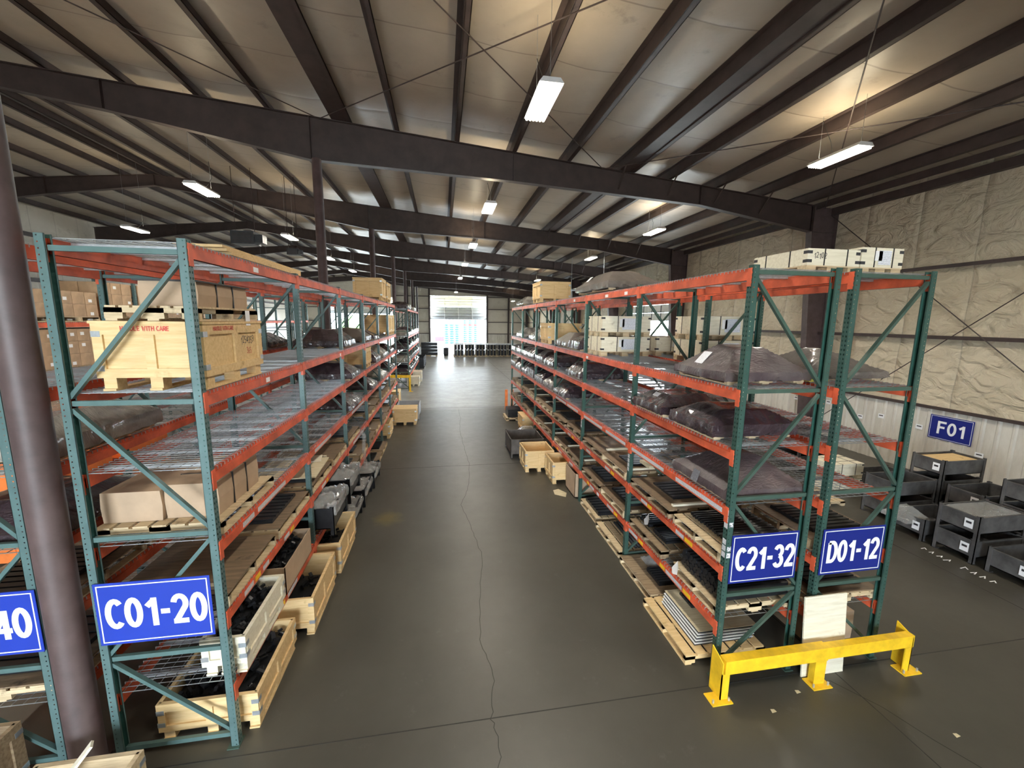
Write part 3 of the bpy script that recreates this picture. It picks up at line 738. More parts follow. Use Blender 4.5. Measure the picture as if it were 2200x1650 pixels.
def wrap_mesh(w, d, h, mat, seed, skirt=.35, s=.55, crump=0.0):
    n = 30; q = MB(); q.smooth = True; k = q.mi(mat)
    def pt(u, v):
        e = min((1-abs(u)), (1-abs(v))*1.0)
        t = min(1, e/s)
        t = t if t < .92 else .92+(t-.92)*.5
        z = h*(skirt + (1-skirt)*t)
        z += .022*noise.noise((u*1.8+seed, v*1.8, seed)) * t + .007*noise.noise((u*7+seed, v*3, 1))+.006*noise.noise((u*4, v*12+seed, 3))+.018*max(0, noise.noise((seed, v*5, u*5)))*(1-t) + crump*(noise.noise((u*3+seed, v*3, 7))+.6*noise.noise((u*8, v*8+seed, 7)))
        bx = 1+.03*noise.noise((v*3, seed, u)); return Vector((u*w/2*bx, v*d/2*bx, max(.03, z)))
    idx = {}
    for i in range(n+1):
        for j in range(n+1):
            u, v = -1+2*i/n, -1+2*j/n; idx[i, j] = len(q.v); q.v.append(tuple(pt(u, v)))
    for i in range(n):
        for j in range(n): q.f.append((idx[i, j], idx[i+1, j], idx[i+1, j+1], idx[i, j+1])); q.m.append(k)
    ring = [(i, 0) for i in range(n)] + [(n, j) for j in range(n)] + [(n-i, n) for i in range(n)] + [(0, n-j) for j in range(n)]
    prev = [idx[r] for r in ring]
    for lv in (.6, .28, 0.0):
        cur = []
        for t, r in enumerate(ring):
            p = q.v[idx[r]]; zz = p[2]*lv if lv else .012+.045*max(0, noise.noise((t*.35, seed, 2)))
            o_ = 1+(.02+.035*noise.noise((t*.4, lv*3, seed)))*(1 if lv else .6)
            cur.append(len(q.v)); q.v.append((p[0]*o_, p[1]*o_, zz))
        m_ = len(ring)
        for t in range(m_): q.f.append((prev[t], cur[t], cur[(t+1) % m_], prev[(t+1) % m_])); q.m.append(k)
        prev = cur
    q.f.append(tuple(prev)); q.m.append(k)
    me = q.mesh('film_cover'); me.set_sharp_from_angle(angle=math.radians(24)); return me
def paper(parent, loc, w, h, face='x-', mat='paper_print', name='paper_label', tilt=0):
    q = MB(); q.box(-w/2, -.001, -h/2, w/2, .001, h/2, mat)
    o = q.build(name, parent, loc); o.rotation_euler = {'x-': (tilt, 0, -PI/2), 'x+': (tilt, 0, PI/2), 'y-': (tilt, 0, 0)}[face]; return o
def wrapped(x, y, z, w, d, h, label, mat='purple_film', seed=None, pal=True, skirt=.35, s=.55, labels=(), group=None):
    seed = seed if seed is not None else R.uniform(0, 99)
    o = empty('wrapped_pallet_load', (x, y, z)); tag(o, label, 'wrapped load', group)
    z0 = 0
    if pal:
        k = (round(w*.92, 2), round(d*.92, 2), 'pallet_wood', None)
        if k not in _pm: _pm[k] = pallet_mesh(k[0], k[1])
        link('pallet', _pm[k], o); z0 = .03
    link('film_cover', wrap_mesh(w, d, h-z0, mat, seed, skirt, s), o, (0, 0, z0))
    for (lx, ly, lz, lw, lh, tl, mt) in labels: paper(o, (lx, ly, lz), lw, lh, 'x-' if x > 0 else 'x+', mt, tilt=tl)
    return o
def crate(x, y, z, w, d, h, label, mat='crate_wood', open_=False, group=None, fill=None, txt=False, lid=True):
    """wooden crate with battens standing on its own skids; w along x, d along y"""
    o = empty('wooden_crate', (x, y, z)); tag(o, label, 'crate', group)
    b = .12; q = MB(); t = .02
    x0, x1, y0, y1 = -w/2+.02, w/2-.02, -d/2+.02, d/2-.02
    if open_:
        q.box(x0, y0, b, x1, y1, b+.02, mat)
        for (a, c, e, g_) in ((x0, y0, x0+t, y1), (x1-t, y0, x1, y1), (x0, y0, x1, y0+t), (x0, y1-t, x1, y1)): q.box(a, c, b, e, g_, h, mat)
    else: q.box(x0, y0, b, x1, y1, h-.02, mat)
    q.build('crate_body', o)
    q = MB(); bw_ = min(.08, h*.16)
    for yy, sgn in ((y0, -1), (y1, 1)):
        f0, f1 = (yy, yy+sgn*.02)
        q.box(x0-.02, f0, h-bw_-.02, x1+.02, f1, h-.0, mat).box(x0-.02, f0, b, x1+.02, f1, b+bw_, mat)
        for xx in ([x0+.02, 0, x1-.02] if w < 1.3 else [x0+.02, -w/6, w/6, x1-.02]): q.box(xx-bw_*.5, f0, b+bw_, xx+bw_*.5, f1, h-bw_-.02, mat)
    for xx, sgn in ((x0, -1), (x1, 1)):
        f0, f1 = (xx, xx+sgn*.02)
        q.box(f0, y0, h-bw_-.02, f1, y1, h, mat).box(f0, y0, b, f1, y1, b+bw_, mat)
        for yy in ([y0+.04, 0, y1-.04] if d < 1.3 else [y0+.04, -d/6, d/6, y1-.04]): q.box(f0, yy-bw_*.5, b+bw_, f1, yy+bw_*.5, h-bw_-.02, mat)
    q.build('batten_frame', o)
    if not open_ and lid: 
        q = MB(); q.box(x0-.03, y0-.03, h-.005, x1+.03, y1+.03, h+.018, mat); q.build('crate_lid', o)
    q = MB()
    for xx in (x0+.05, 0, x1-.05): 
        for yy in (y0+.08, 0, y1-.08): q.box(xx-.05, yy-.06, .02, xx+.05, yy+.06, b, mat)
        q.box(xx-.05, y0, 0, xx+.05, y1, .02, mat)
    q.build('skid', o)
    for xx in (x0-.022, x1+.022):
        for yy in (y0-.022, y1+.022):
            for zz in (b+.06, h-.12):
                q = MB(); sx_, sy_ = (1 if xx < 0 else -1), (1 if yy < 0 else -1)
                q.box(xx, yy-.001*sy_, zz, xx+.07*sx_, yy+.001*sy_, zz+.05, 'galv').box(xx-.001*sx_, yy, zz, xx+.001*sx_, yy+.07*sy_, zz+.05, 'galv'); q.build('corner_bracket', o)
    return o
def light_crate(x, y, z, w, d, h, label, group=None, lbl=True):
    o = empty('plywood_crate', (x, y, z)); tag(o, label, 'crate', group)
    b = .10; q = MB(); q.box(-w/2, -d/2, b, w/2, d/2, h, 'light_wood'); q.build('crate_body', o)
    q = MB()
    for xx in (-w/2+.07, 0, w/2-.07):
        for yy in (-d/2+.07, 0, d/2-.07): q.box(xx-.07, yy-.06, 0, xx+.07, yy+.06, b-.015, 'pallet_wood')
    q.box(-w/2, -d/2, b-.015, w/2, d/2, b, 'pallet_wood'); q.build('block_base', o)
    q = MB()
    for xx in (-w*.18, w*.25):
        q = MB(); q.box(xx-.008, -d/2-.003, b, xx+.008, d/2+.003, h+.003, 'strap_black'); q.build('strap', o)
    for yy in (-d*.2, d*.25): q = MB(); q.box(-w/2-.003, yy-.008, b, w/2+.003, yy+.008, h+.003, 'strap_black'); q.build('strap', o)
    for xx, sg in ((-w/2, 1), (w/2, -1)):
        for yy, sy in ((-d/2, 1), (d/2, -1)):
            for zz in (b+.03, h-.06):
                q = MB(); q.box(xx, yy-.003*sy, zz, xx+.06*sg, yy, zz+.035, 'marker_black').box(xx-.003*sg, yy, zz, xx, yy+.06*sy, zz+.035, 'marker_black'); q.build('corner_bracket', o)
    if lbl:
        paper(o, (w*.05, -d/2-.006, (h+b)/2), min(.3, w*.3), (h-b)*.72, 'y-'); paper(o, (-w*.10, -d/2-.006, (h+b)/2+.02), .10, (h-b)*.5, 'y-', 'white', 'shipping_tag')
    return o
def steel_bin(x, y, z, w, d, h, label, mat='bin_steel', group=None, lbl=None):
    o = empty('steel_bin', (x, y, z)); tag(o, label, 'steel bin', group); q = MB(); b = .12; t = .012
    x0, x1, y0, y1 = -w/2, w/2, -d/2, d/2
    q.box(x0, y0, b, x1, y1, b+.015, mat)
    for (a, c, e, g_) in ((x0, y0, x0+t, y1), (x1-t, y0, x1, y1), (x0, y0, x1, y0+t), (x0, y1-t, x1, y1)): q.box(a, c, b, e, g_, h-.02, mat)
    q.build('bin_body', o)
    q = MB()
    for (a, c, e, g_) in ((x0-.01, y0-.01, x0+.02, y1+.01), (x1-.02, y0-.01, x1+.01, y1+.01), (x0, y0-.01, x1, y0+.02), (x0, y1-.02, x1, y1+.01)): q.box(a, c, h-.04, e, g_, h-.015, mat)
    q.build('rim', o)
    for xx in (x0, x1):
        for yy in (y0, y1):
            q = MB(); sx_, sy_ = (1 if xx < 0 else -1), (1 if yy < 0 else -1); e = .012
            q.box(xx-e*sx_, yy-e*sy_, 0, xx+.05*sx_, yy, h+.01, mat).box(xx-e*sx_, yy-e*sy_, 0, xx, yy+.05*sy_, h+.01, mat).box(xx-e*sx_, yy-e*sy_, 0, xx+.07*sx_, yy+.07*sy_, .01, mat); q.build('leg', o)
    if lbl == 'x-': paper(o, (x0-.02, -d*.28, h*.62), .13, .17, 'x-', 'white')
    if lbl == 'x-': paper(o, (x0-.0215, -d*.28, h*.66), .08, .04, 'x-', 'marker_black', 'printed_block')
    return o
def parts_pile(x, y, z, w, d, label, mat='black_steel', n=70, hh=.10):
    q = MB()
    for i in range(n):
        a = R.uniform(0, PI); px, py = R.uniform(-w/2+.06, w/2-.06), R.uniform(-d/2+.06, d/2-.06); L = R.uniform(.04, .11)
        zz = R.uniform(0, hh); dx, dy = math.cos(a)*L/2, math.sin(a)*L/2
        if abs(px+dx) > w/2 or abs(px-dx) > w/2 or abs(py+dy) > d/2 or abs(py-dy) > d/2: dx = dy = .02
        q.bar((px-dx, py-dy, zz), (px+dx, py+dy, zz+R.uniform(0, .04)), R.uniform(.02, .05), R.uniform(.02, .05), mat)
    q.box(-w/2, -d/2, -.1, w/2, d/2, .0, mat)
    o = q.build('loose_steel_parts', None, (x, y, z)); tag(o, label, 'steel parts', None, 'stuff'); return o
def bars(x, y, z, w, d, n, rows, label, group, r=.03, axis='x', round_=True, mat='black_steel'):
    """separate bars lying side by side on a pallet"""
    L = (w if axis == 'x' else d)
    q = MB()
    if round_: q.tube([(-L/2, 0, r), (L/2, 0, r)], r, mat, 12)
    else: q.box(-L/2, -r, 0, L/2, r, r*1.3, mat)
    me = q.mesh('steel_bar'); W2 = (d if axis == 'x' else w)
    for k in range(rows):
        for i in range(n - (k % 2)):
            off = -W2/2 + r + (i+.5*(k % 2))*((W2-2*r)/max(1, n-1))
            o = link('steel_bar', me, None, (x, y, z)); dz = k*(r*1.74 if round_ else r*1.36)
            if axis == 'x': o.location = (x+R.uniform(-.01, .01), y+off, z+dz)
            else: o.location = (x+off, y+R.uniform(-.01, .01), z+dz); o.rotation_euler = (0, 0, PI/2)
            tag(o, label, 'steel bar', group)
def plates(x, y, z, w, d, h, label, mat='black_steel', ribs=6, axis='x'):
    q = MB(); q.box(-w/2, -d/2, 0, w/2, d/2, h*.7, mat)
    for i in range(ribs):
        if axis == 'x':
            a = -d/2+d*(i+.15)/ribs; q.box(-w/2, a, h*.7, w/2, a+d*.7/ribs, h, mat)
        else:
            a = -w/2+w*(i+.15)/ribs; q.box(a, -d/2, h*.7, a+w*.7/ribs, d/2, h, mat)
    o = q.build('steel_plate_stack', None, (x, y, z)); tag(o, label, 'steel plates'); return o
def board(p, sz, label, rz=0, mat='light_wood'):
    q = MB(); q.box(-sz[0]/2, -sz[1]/2, 0, sz[0]/2, sz[1]/2, sz[2], mat); o = q.build('wood_board', None, p); o.rotation_euler = (0, 0, rz); tag(o, label, 'board'); return o
def carton(x, y, z, w, d, h, label, mat='kraft', group=None, lidm=None, straps=0, open_=False):
    o = empty('cardboard_box', (x, y, z)); tag(o, label, 'cardboard box', group)
    q = MB()
    if open_:
        t = .01; x0, x1, y0, y1 = -w/2, w/2, -d/2, d/2
        q.box(x0, y0, 0, x1, y1, .01, mat)
        for (a, c, e, g_) in ((x0, y0, x0+t, y1), (x1-t, y0, x1, y1), (x0, y0, x1, y0+t), (x0, y1-t, x1, y1)): q.box(a, c, 0, e, g_, h, mat)
    else: q.prism([(-w/2, 0), (w/2, 0), (w/2+.01, h*.5), (w/2, h), (-w/2, h), (-w/2-.01, h*.5)], 'y', -d/2, d/2, mat)
    q.build('box_body', o)
    if lidm: q = MB(); q.box(-w/2-.03, -d/2-.03, h, w/2+.03, d/2+.03, h+.015, lidm); q.build('box_lid', o)
    if straps:
        for i in range(straps):
            q = MB(); yy = -d/2+d*(i+1)/(straps+1); q.box(-w/2-.014, yy-.007, 0, w/2+.014, yy+.007, h+.004, 'strap_black'); q.build('strap', o)
    return o

ZL = [0]+LV; ZRR = [0]+LVR
# ---- left row C01-20 -------------------------------------------------------
xc = -2.65
xk = -2.555; o = crate(xk, 4.70, LV[4]+.008, .87, 1.20, .60, 'yellow wooden crate reading HANDLE WITH CARE, on the left rack end')
for args in (('HANDLE WITH CARE', .042, 0, lambda a, b: (.437, a-.24, b+.555), 'marker_red', .17, 1.0), ('HANDLE WITH CARE', .042, 0, lambda a, b: (a-.02, -.604, b+.555), 'marker_red', .17, 1.0),
             ('1254359', .085, 0, lambda a, b: (.4165, a+.28, b+.42), 'marker_black', .09, .85, .15), ('365', .075, 0, lambda a, b: (.4165, a+.30, b+.29), 'marker_red', .09, .85, .2)):
    q = MB(); text(q, *args); q.build('lettering', o)
pallet(-2.50, 4.68, LV[4]+.63, .74, 1.16, 'worn pallet lying on the yellow crate at the left rack end')
o = carton(-2.42, 4.68, LV[4]+.76, .46, .95, .22, 'brown strapped carton with black lid, under the top shelf at left', 'kraft', None, 'dark_lid', 2)
o2 = tag(paper(None, (-2.115, 4.98, LV[4]+.66), .10, .16, 'x+', 'white', 'paper_tag'), 'white paper tag hanging from the worn pallet at left', 'paper tag')
for i in range(3): board((-2.47, 6.05, LV[5]+.04+i*.03), (.52-.03*i, 2.2+.1*i, .028), ['lowest board of the tan stack on the top left shelf', 'middle board of the tan stack on the top left shelf', 'uppermost board of the tan stack on the top left shelf'][i], 0, 'crate_wood')
crate(xc, 16.3, LV[5]+.04, 1.0, 1.15, .78, 'yellow crate on the left rack top, nearer of two')
crate(xc, 17.75, LV[5]+.04, 1.0, 1.15, .76, 'yellow crate on the left rack top, farther of two')
crate(xc+.0, 17.50, LV[4]+.01, 1.02, 1.1, .80, 'yellow crate on the fifth left shelf, nearer of two')
crate(xc+.0, 18.64, LV[4]+.01, 1.02, 1.1, .80, 'yellow crate on the fifth left shelf, farther of two')
wrapped(xc, 10.0, LV[4]+.01, 1.05, 1.1, .42, 'dark film-wrapped load on the fifth left shelf, beyond two empty bays')
wrapped(xc, 12.42, LV[4]+.01, 1.05, 1.0, .40, 'film-wrapped load with pale strap on the fifth left shelf', 'brown_film')
wrapped(xc, 13.6, LV[4]+.01, 1.15, 1.0, .30, 'low purple load on the fifth left shelf before the crates')
wrapped(xc+.05, 10.0, LV[3]+.01, 1.15, .95, .40, 'shiny purple load on the fourth left shelf beside a yellow crate')
crate(xc, 12.32, LV[3]+.01, 1.05, .9, .55, 'yellow crate behind purple loads on the fourth left shelf')
wrapped(xc, 13.6, LV[3]+.01, 1.2, 1.0, .48, 'bulging purple load on the fourth left shelf past the crate')
wrapped(xc, 15.3, LV[3]+.01, 1.2, 1.2, .46, 'grey film bag load on the fourth left shelf, far end', 'milky_film')
wrapped(xc, 17.6, LV[3]+.01, 1.1, 1.1, .4, 'dark load on the fourth left shelf, last bay')
wrapped(xc, 10.0, LV[2]+.01, 1.2, 1.2, .38, 'purple load with torn film on the third left shelf')
wrapped(xc, 12.7, LV[2]+.01, 1.2, 1.0, .40, 'purple load on the third left shelf, farther bay')
wrapped(xc, 14.95, LV[2]+.01, 1.2, 1.0, .42, 'pale bagged load on the third left shelf', 'milky_film')
wrapped(xc, 17.6, LV[2]+.01, 1.1, 1.1, .36, 'dark load on the third left shelf, last bay')
# third shelf near: carton pair on a pallet
pallet(xc-.02, 4.72, LV[2]+.01, 1.10, 1.20, 'pallet carrying two strapped cartons on the left rack')
carton(xc-.30, 4.70, LV[2]+.142, .50, .95, .30, 'left carton of the pair strapped on the left rack pallet', 'kraft')
carton(xc+.20, 4.70, LV[2]+.142, .46, .88, .34, 'right carton of the pair, with black straps and markings', 'kraft', None, None, 2)
# second shelf
XT = []
def low_pallet(x, y, z, w, d, lab, kind, rz=0, mat='pallet_wood'):
    pallet(x, y, z, w, d, 'pallet under '+lab, mat, rz, 'deck_ply' if kind in ('ply', 'plates', 'lath') else None)
    zt = z+.143
    if kind == 'plates': plates(x+.02, y, zt, w*.7, d*.72, .05, lab, ribs=R.randint(5, 9))
    elif kind == 'lath':
        plates(x, y, zt, w*.55, d*.5, .035, lab); board((x, y-d*.42, zt), (w*.8, .05, .03), 'pale lath beside '+lab)
    elif kind == 'ply': board((x, y-d*.40, zt), (w*.7, .06, .035), 'pale lath on '+lab)
    return zt
low_pallet(xc, 4.62, LV[1]+.01, 1.1, 1.15, 'brown decked load on second left shelf above the C01-20 sign', 'ply')
low_pallet(xc, 5.92, LV[1]+.01, 1.1, 1.2, 'black plates on second left shelf, near bay', 'plates')
low_pallet(xc, 7.3, LV[1]+.01, 1.1, 1.15, 'black plates under pale plywood on second left shelf', 'plates')
board((xc+.05, 7.35, LV[1]+.22), (.95, 1.0, .02), 'pale plywood sheet on second left shelf', .05, 'pale_ply')
board((xc+.15, 7.75, LV[1]+.245), (.5, .35, .015), 'small pale marked board lying on the plywood sheet', .2, 'light_wood')
low_pallet(xc, 8.55, LV[1]+.01, 1.1, 1.05, 'plywood-decked goods on second left shelf by the third post', 'ply')
low_pallet(xc, 9.95, LV[1]+.01, 1.1, 1.15, 'black parts on second left shelf, third bay', 'plates')
# first shelf
o = crate(-2.23, 4.62, LV[0]+.01, .42, 1.05, .42, 'narrow open crate with black parts beside the C01-20 sign', 'light_wood', True)
parts_pile(-2.23, 4.62, LV[0]+.30, .34, .95, 'black parts inside the narrow open crate on first left shelf')
o = carton(xc+.1, 5.85, LV[0]+.02, .95, 1.05, .38, 'torn open cardboard box with black parts on first left shelf', 'kraft', open_=True)
parts_pile(xc+.1, 5.85, LV[0]+.25, .9, 1.0, 'black parts in the torn open cardboard box')
def film_bin(x, y, z, lab, seed, h=.5, lh=.26):
    steel_bin(x, y, z, 1.0, .95, h, 'black bin holding '+lab, 'black_steel')
    o = link('plastic_liner', wrap_mesh(.98, .92, lh, 'clear_film', seed, .55, .6, .11), None, (x+.05, y, z+h-.16)); tag(o, lab, 'plastic film')
film_bin(xc+.30, 7.30, LV[0]+.01, 'crumpled clear film on first left shelf, nearer bin', 3)
film_bin(xc+.30, 8.52, LV[0]+.01, 'crumpled clear film on first left shelf, farther bin', 5)
# floor, left
o = crate(-2.44, 4.68, 0, .95, 1.12, .44, 'open wooden crate of black parts on the floor by the C01-20 post', 'crate_wood', True); parts_pile(-2.44, 4.68, .30, .85, 1.0, 'black parts in the floor crate nearest the camera', n=140)
o = crate(-2.28, 6.0, 0, .98, 1.15, .56, 'yellow open crate on the floor, second from the camera at left', 'crate_wood', True); parts_pile(-2.28, 6.0, .22, .85, 1.0, 'dark parts deep inside the second floor crate at left', 'black_steel', 50)
o = crate(-2.26, 7.42, 0, 1.0, 1.2, .56, 'yellow open crate on the floor, third from the camera at left', 'crate_wood', True); parts_pile(-2.26, 7.42, .22, .85, 1.05, 'dark parts inside the third floor crate at left', 'black_steel', 50)
film_bin(-2.36, 8.68, 0, 'clear film spilling toward the aisle, on the nearest floor bin', 8, .42, .20)
film_bin(-2.34, 9.86, 0, 'clear film over the middle floor bin at left', 12, .42, .20)
film_bin(-2.30, 10.95, 0, 'clear film over the farthest floor bin at left', 17, .42, .20)
low_pallet(-2.5, 12.5, 0, 1.1, 1.1, 'dark plates low on the floor at the left aisle edge', 'plates')
low_pallet(-2.5, 13.72, 0, 1.1, 1.05, 'dark plates on the floor before the small left crates', 'plates')
crate(-2.45, 15.5, 0, 1.0, 1.0, .55, 'small yellow crate on the floor, first of three at far left', 'crate_wood', True)
crate(-1.60, 17.35, 0, .95, .85, .66, 'small yellow crate on the floor beside the pale steel bin')
steel_bin(-1.55, 18.52, 0, .95, 1.2, .62, 'pale-sided steel bin jutting into the aisle at far left', 'grey_panel')
crate(-2.5, 20.2, 0, .8, .9, .9, 'narrow crate standing behind the pale steel bin')
# hanging film by the third post
q = MB(); q.smooth = True; q.tube([(-2.06, 10.5, 1.55), (-2.0, 10.5, 1.4), (-2.03, 10.52, 1.0), (-2.0, 10.5, .75), (-2.0, 10.5, .55)], .045, 'clear_film', 10); tag(q.build('hanging_film'), 'strip of clear film hanging from the left rack into the aisle', 'plastic film')

# ---- generic fill for deeper bays -----------------------------------------
bayname = ['first', 'second', 'third', 'fourth', 'fifth', 'sixth']
def fill_low(side, X, ys, b0, b1, lv, lvi, rackname, xs_):
    for b in range(b0, b1):
        for h in (0, 1):
            y0 = ys[b]+.1; L = (ys[b+1]-ys[b]-.1)/2; y = y0+L*(h+.5); half = 'near' if h == 0 else 'far'
            kind = R.choice(['plates', 'plates', 'lath', 'ply'])
            lab = '%s on %s %s shelf, %s bay, %s half' % ({'plates': 'black ribbed plates', 'lath': 'thin black plates', 'ply': 'decked load'}[kind], ORD[lvi], rackname, bayname[b], half)
            low_pallet(xs_+R.uniform(-.04, .04), y, lv[lvi]+.01, 1.08, L-.08, lab, kind, R.uniform(-.03, .03), R.choice(['pallet_wood', 'old_wood']))
def fill_wrap(ys, b0, b1, z, lvi, rackname, xs_, mat=('purple_film', 'purple_film', 'brown_film', 'milky_film'), skip=()):
    for b in range(b0, b1):
        for h in (0, 1):
            if (b, h) in skip: continue
            y0 = ys[b]+.1; L = (ys[b+1]-ys[b]-.1)/2; y = y0+L*(h+.5); half = 'near' if h == 0 else 'far'; mt = R.choice(mat)
            cn = {'purple_film': 'purple', 'brown_film': 'brownish', 'milky_film': 'pale bagged'}[mt]
            wrapped(xs_, y, z+.01, 1.12, L-.1, R.uniform(.28, .46), '%s load on %s %s shelf, %s bay, %s half' % (cn, ORD[lvi], rackname, bayname[b], half), mt, skirt=R.uniform(.35, .7), s=R.uniform(.3, .6))
fill_low('L', XL, YL, 3, 6, [0]+LV, 2, 'left', xc); fill_low('L', XL, YL, 2, 6, [0]+LV, 1, 'left', xc)

# ---- right row C21-32 ------------------------------------------------------
xr = XR+.54
wrapped(xr+.02, 4.72, LVR[4]+.01, 1.12, 1.06, .44, 'largest purple wrapped load, two white papers, right rack end', 'dusty_film', 2, skirt=.28, s=.7, labels=[(-.42, .12, .27, .16, .20, -.75, 'paper_print'), (-.53, .10, .13, .12, .12, -.5, 'white')])
wrapped(xr-.02, 5.92, LVR[3]+.01, 1.12, .92, .32, 'shiny purple load on a yellow pallet, fourth right shelf', 'purple_film', 11, skirt=.45, s=.45, labels=[(-.40, .0, .27, .16, .10, -.9, 'white')])
wrapped(xr+.0, 4.76, LVR[3]+.01, 1.15, .95, .34, 'shiny purple load on fourth right shelf nearest the rack end', 'purple_film', 23, skirt=.5, s=.5, labels=[(-.5, .12, .22, .10, .07, -.8, 'white')])
wrapped(xr+.02, 4.58, LVR[2]+.01, 1.10, 1.12, .46, 'greyish purple peaked load on third right shelf, white label', 'dusty_film', 31, skirt=.28, s=.8, labels=[(-.56, .02, .13, .13, .15, -.35, 'barcode')])
# light crates on the fifth shelf, stacked two high
light_crate(xr+.0, 8.42, LVR[4]+.01, 1.06, .80, .40, 'pale plywood crate on fifth right shelf, lower of the stack')
light_crate(xr+.0, 8.42, LVR[4]+.415, 1.06, .80, .42, 'pale plywood crate on fifth right shelf, upper of the stack')
wrapped(xr-.1, 9.75, LVR[4]+.01, .9, .8, .36, 'small purple load just past the pale stacked crates', skirt=.6)
wrapped(xr+.0, 10.84, LVR[4]+.01, 1.1, 1.15, .42, 'olive and purple load on the fifth right shelf', 'brown_film')
crate(xr, 12.9, LVR[4]+.01, 1.05, 1.1, .62, 'yellow crate on the fifth right shelf beyond wrapped loads')
wrapped(xr, 14.7, LVR[4]+.01, 1.05, 1.0, .42, 'pale bagged load on the fifth right shelf, fifth bay', 'milky_film')
wrapped(xr, 17.3, LVR[4]+.01, 1.05, 1.1, .42, 'pale bagged load on the fifth right shelf, last bay', 'milky_film')
crate(xr, 14.2, LVR[5]+.04, 1.05, 1.2, .66, 'yellow crate on top of the right rack')
wrapped(xr, 8.75, LVR[5]+.04, 1.10, 2.0, .44, 'brown film-wrapped load with white tag on top of the right rack', 'brown_film', 41, skirt=.35, s=.6, labels=[(-.40, .5, .33, .16, .16, -.8, 'white')])
wrapped(xr, 17.4, LVR[5]+.04, 1.0, 1.5, .38, 'pale crumpled bag load on top of the right rack, far end', 'milky_film')
fill_wrap(YR, 1, 6, LVR[3], 4, 'right', xr, skip=((1, 0), (1, 1), (2, 1)))
fill_wrap(YR, 2, 6, LVR[2], 3, 'right', xr, skip=((2, 0),))
# second shelf (index 1): pallets
lab = 'ribbed black bars on second right shelf nearest the rack end'
pallet(xr, 4.50, LVR[1]+.01, 1.1, 1.0, 'pallet carrying ribbed black bars near the C21-32 sign', 'pallet_wood')
bars(xr+.1, 4.55, LVR[1]+.142, .85, .8, 14, 1, 'one of the black bars side by side above the C21-32 sign', 'black bars above the C21-32 sign', .024)
low_pallet(xr, 5.72, LVR[1]+.01, 1.12, 1.22, 'plywood deck with black strips on second right shelf', 'lath', 0, 'old_wood')
low_pallet(xr, 7.14, LVR[1]+.01, 1.1, 1.1, 'decked load beside folded paper on second right shelf', 'lath')
low_pallet(xr, 8.3, LVR[1]+.01, 1.1, 1.15, 'plywood box lid and white tag on second right shelf', 'ply', 0, 'old_wood')
fill_low('R', XR, YR, 2, 6, [0]+LVR, 2, 'right', xr)
# first shelf
pallet(xr+.03, 4.50, LVR[0]+.01, 1.1, .95, 'pallet under the black tubes behind the C21-32 post', 'pallet_wood')
bars(xr+.05, 4.50, LVR[0]+.142, .95, .85, 11, 4, 'one of the stacked black tubes with round ends facing the aisle', 'black tubes with round ends', .036)
pallet(xr, 5.78, LVR[0]+.01, 1.1, 1.05, 'pallet under glossy black rods on first right shelf', 'old_wood')
bars(xr+.05, 5.62, LVR[0]+.142, .85, .42, 9, 2, 'one of the glossy black rods on first right shelf', 'glossy black rods', .022)
bars(xr+.05, 6.1, LVR[0]+.142, .85, .32, 5, 2, 'one of the thick black rods beside crumpled paper', 'thick black rods', .03)
low_pallet(xr, 7.12, LVR[0]+.01, 1.1, 1.1, 'black strips on first right shelf, second bay near half', 'plates')
low_pallet(xr, 8.3, LVR[0]+.01, 1.1, 1.1, 'black strips on first right shelf, second bay far half', 'plates', 0, 'old_wood')
fill_low('R', XR, YR, 2, 6, [0]+LVR, 1, 'right', xr)
# floor right
pallet(xr-.18, 4.74, 0, 1.15, 1.12, 'floor pallet sticking out beside the yellow guard', 'crate_wood')
for i in range(5):
    q = MB(); q.box(-.42, -.40, 0, .42, .40, .022, 'black_steel')
    for t in range(9): q.box(-.42, -.38+t*.09, .022, .42, -.33+t*.09, .034, 'black_steel')
    q.box(-.43, -.42, .036, .43, .42, .042, 'white' if i < 4 else 'pale_ply'); o = q.build('layered_plate', None, (xr-.12+.01*i, 4.72, .132+i*.043)); tag(o, ['lowest', 'second', 'third', 'fourth', 'topmost'][i]+' layer of black plates and paper on the floor pallet', 'steel plates')
plates(xr-.05, 4.86, .36, .6, .3, .04, 'small black ribbed plate on top of the paper-layered stack', ribs=4)
pallet(xr-.08, 5.88, 0, 1.1, 1.10, 'floor pallet with clear film and black plates, right', 'pallet_wood', 0, 'old_wood')
plates(xr, 5.72, .143, .75, .42, .07, 'black ribbed plates on the second floor pallet at right', ribs=7)
o = link('plastic_film', wrap_mesh(.5, .3, .10, 'clear_film', 77, .3, .6), None, (xr-.05, 6.14, .142)); tag(o, 'crumpled white film on the second floor pallet at right', 'plastic film')
pallet(xr-.05, 7.14, 0, 1.1, 1.15, 'floor pallet with long black profiles, blue end block', 'pallet_wood')
bars(xr+.05, 7.12, .132, .6, 1.0, 9, 1, 'one of the long black profiles on the third floor pallet', 'long black profiles', .022, 'y', False)
plates(xr+.0, 8.36, .13, .9, .8, .08, 'black plates on the fourth floor pallet at right'); pallet(xr, 8.36, 0, 1.1, 1.0, 'floor pallet under black plates, fourth at right')
carton(3.45, 9.55, .02, .6, .75, .60, 'tall brown open cardboard box at the right aisle edge', 'kraft', open_=True)
crate(3.30, 10.5, 0, .95, .85, .60, 'pale open crate with white label at the right aisle edge', 'crate_wood', True)
crate(2.70, 11.5, 0, .85, .95, .62, 'pale open crate between the labelled crate and steel bin', 'crate_wood', True)
steel_bin(2.60, 12.9, 0, 1.05, 1.2, .62, 'dark steel bin standing in the aisle at right', 'bin_rust')
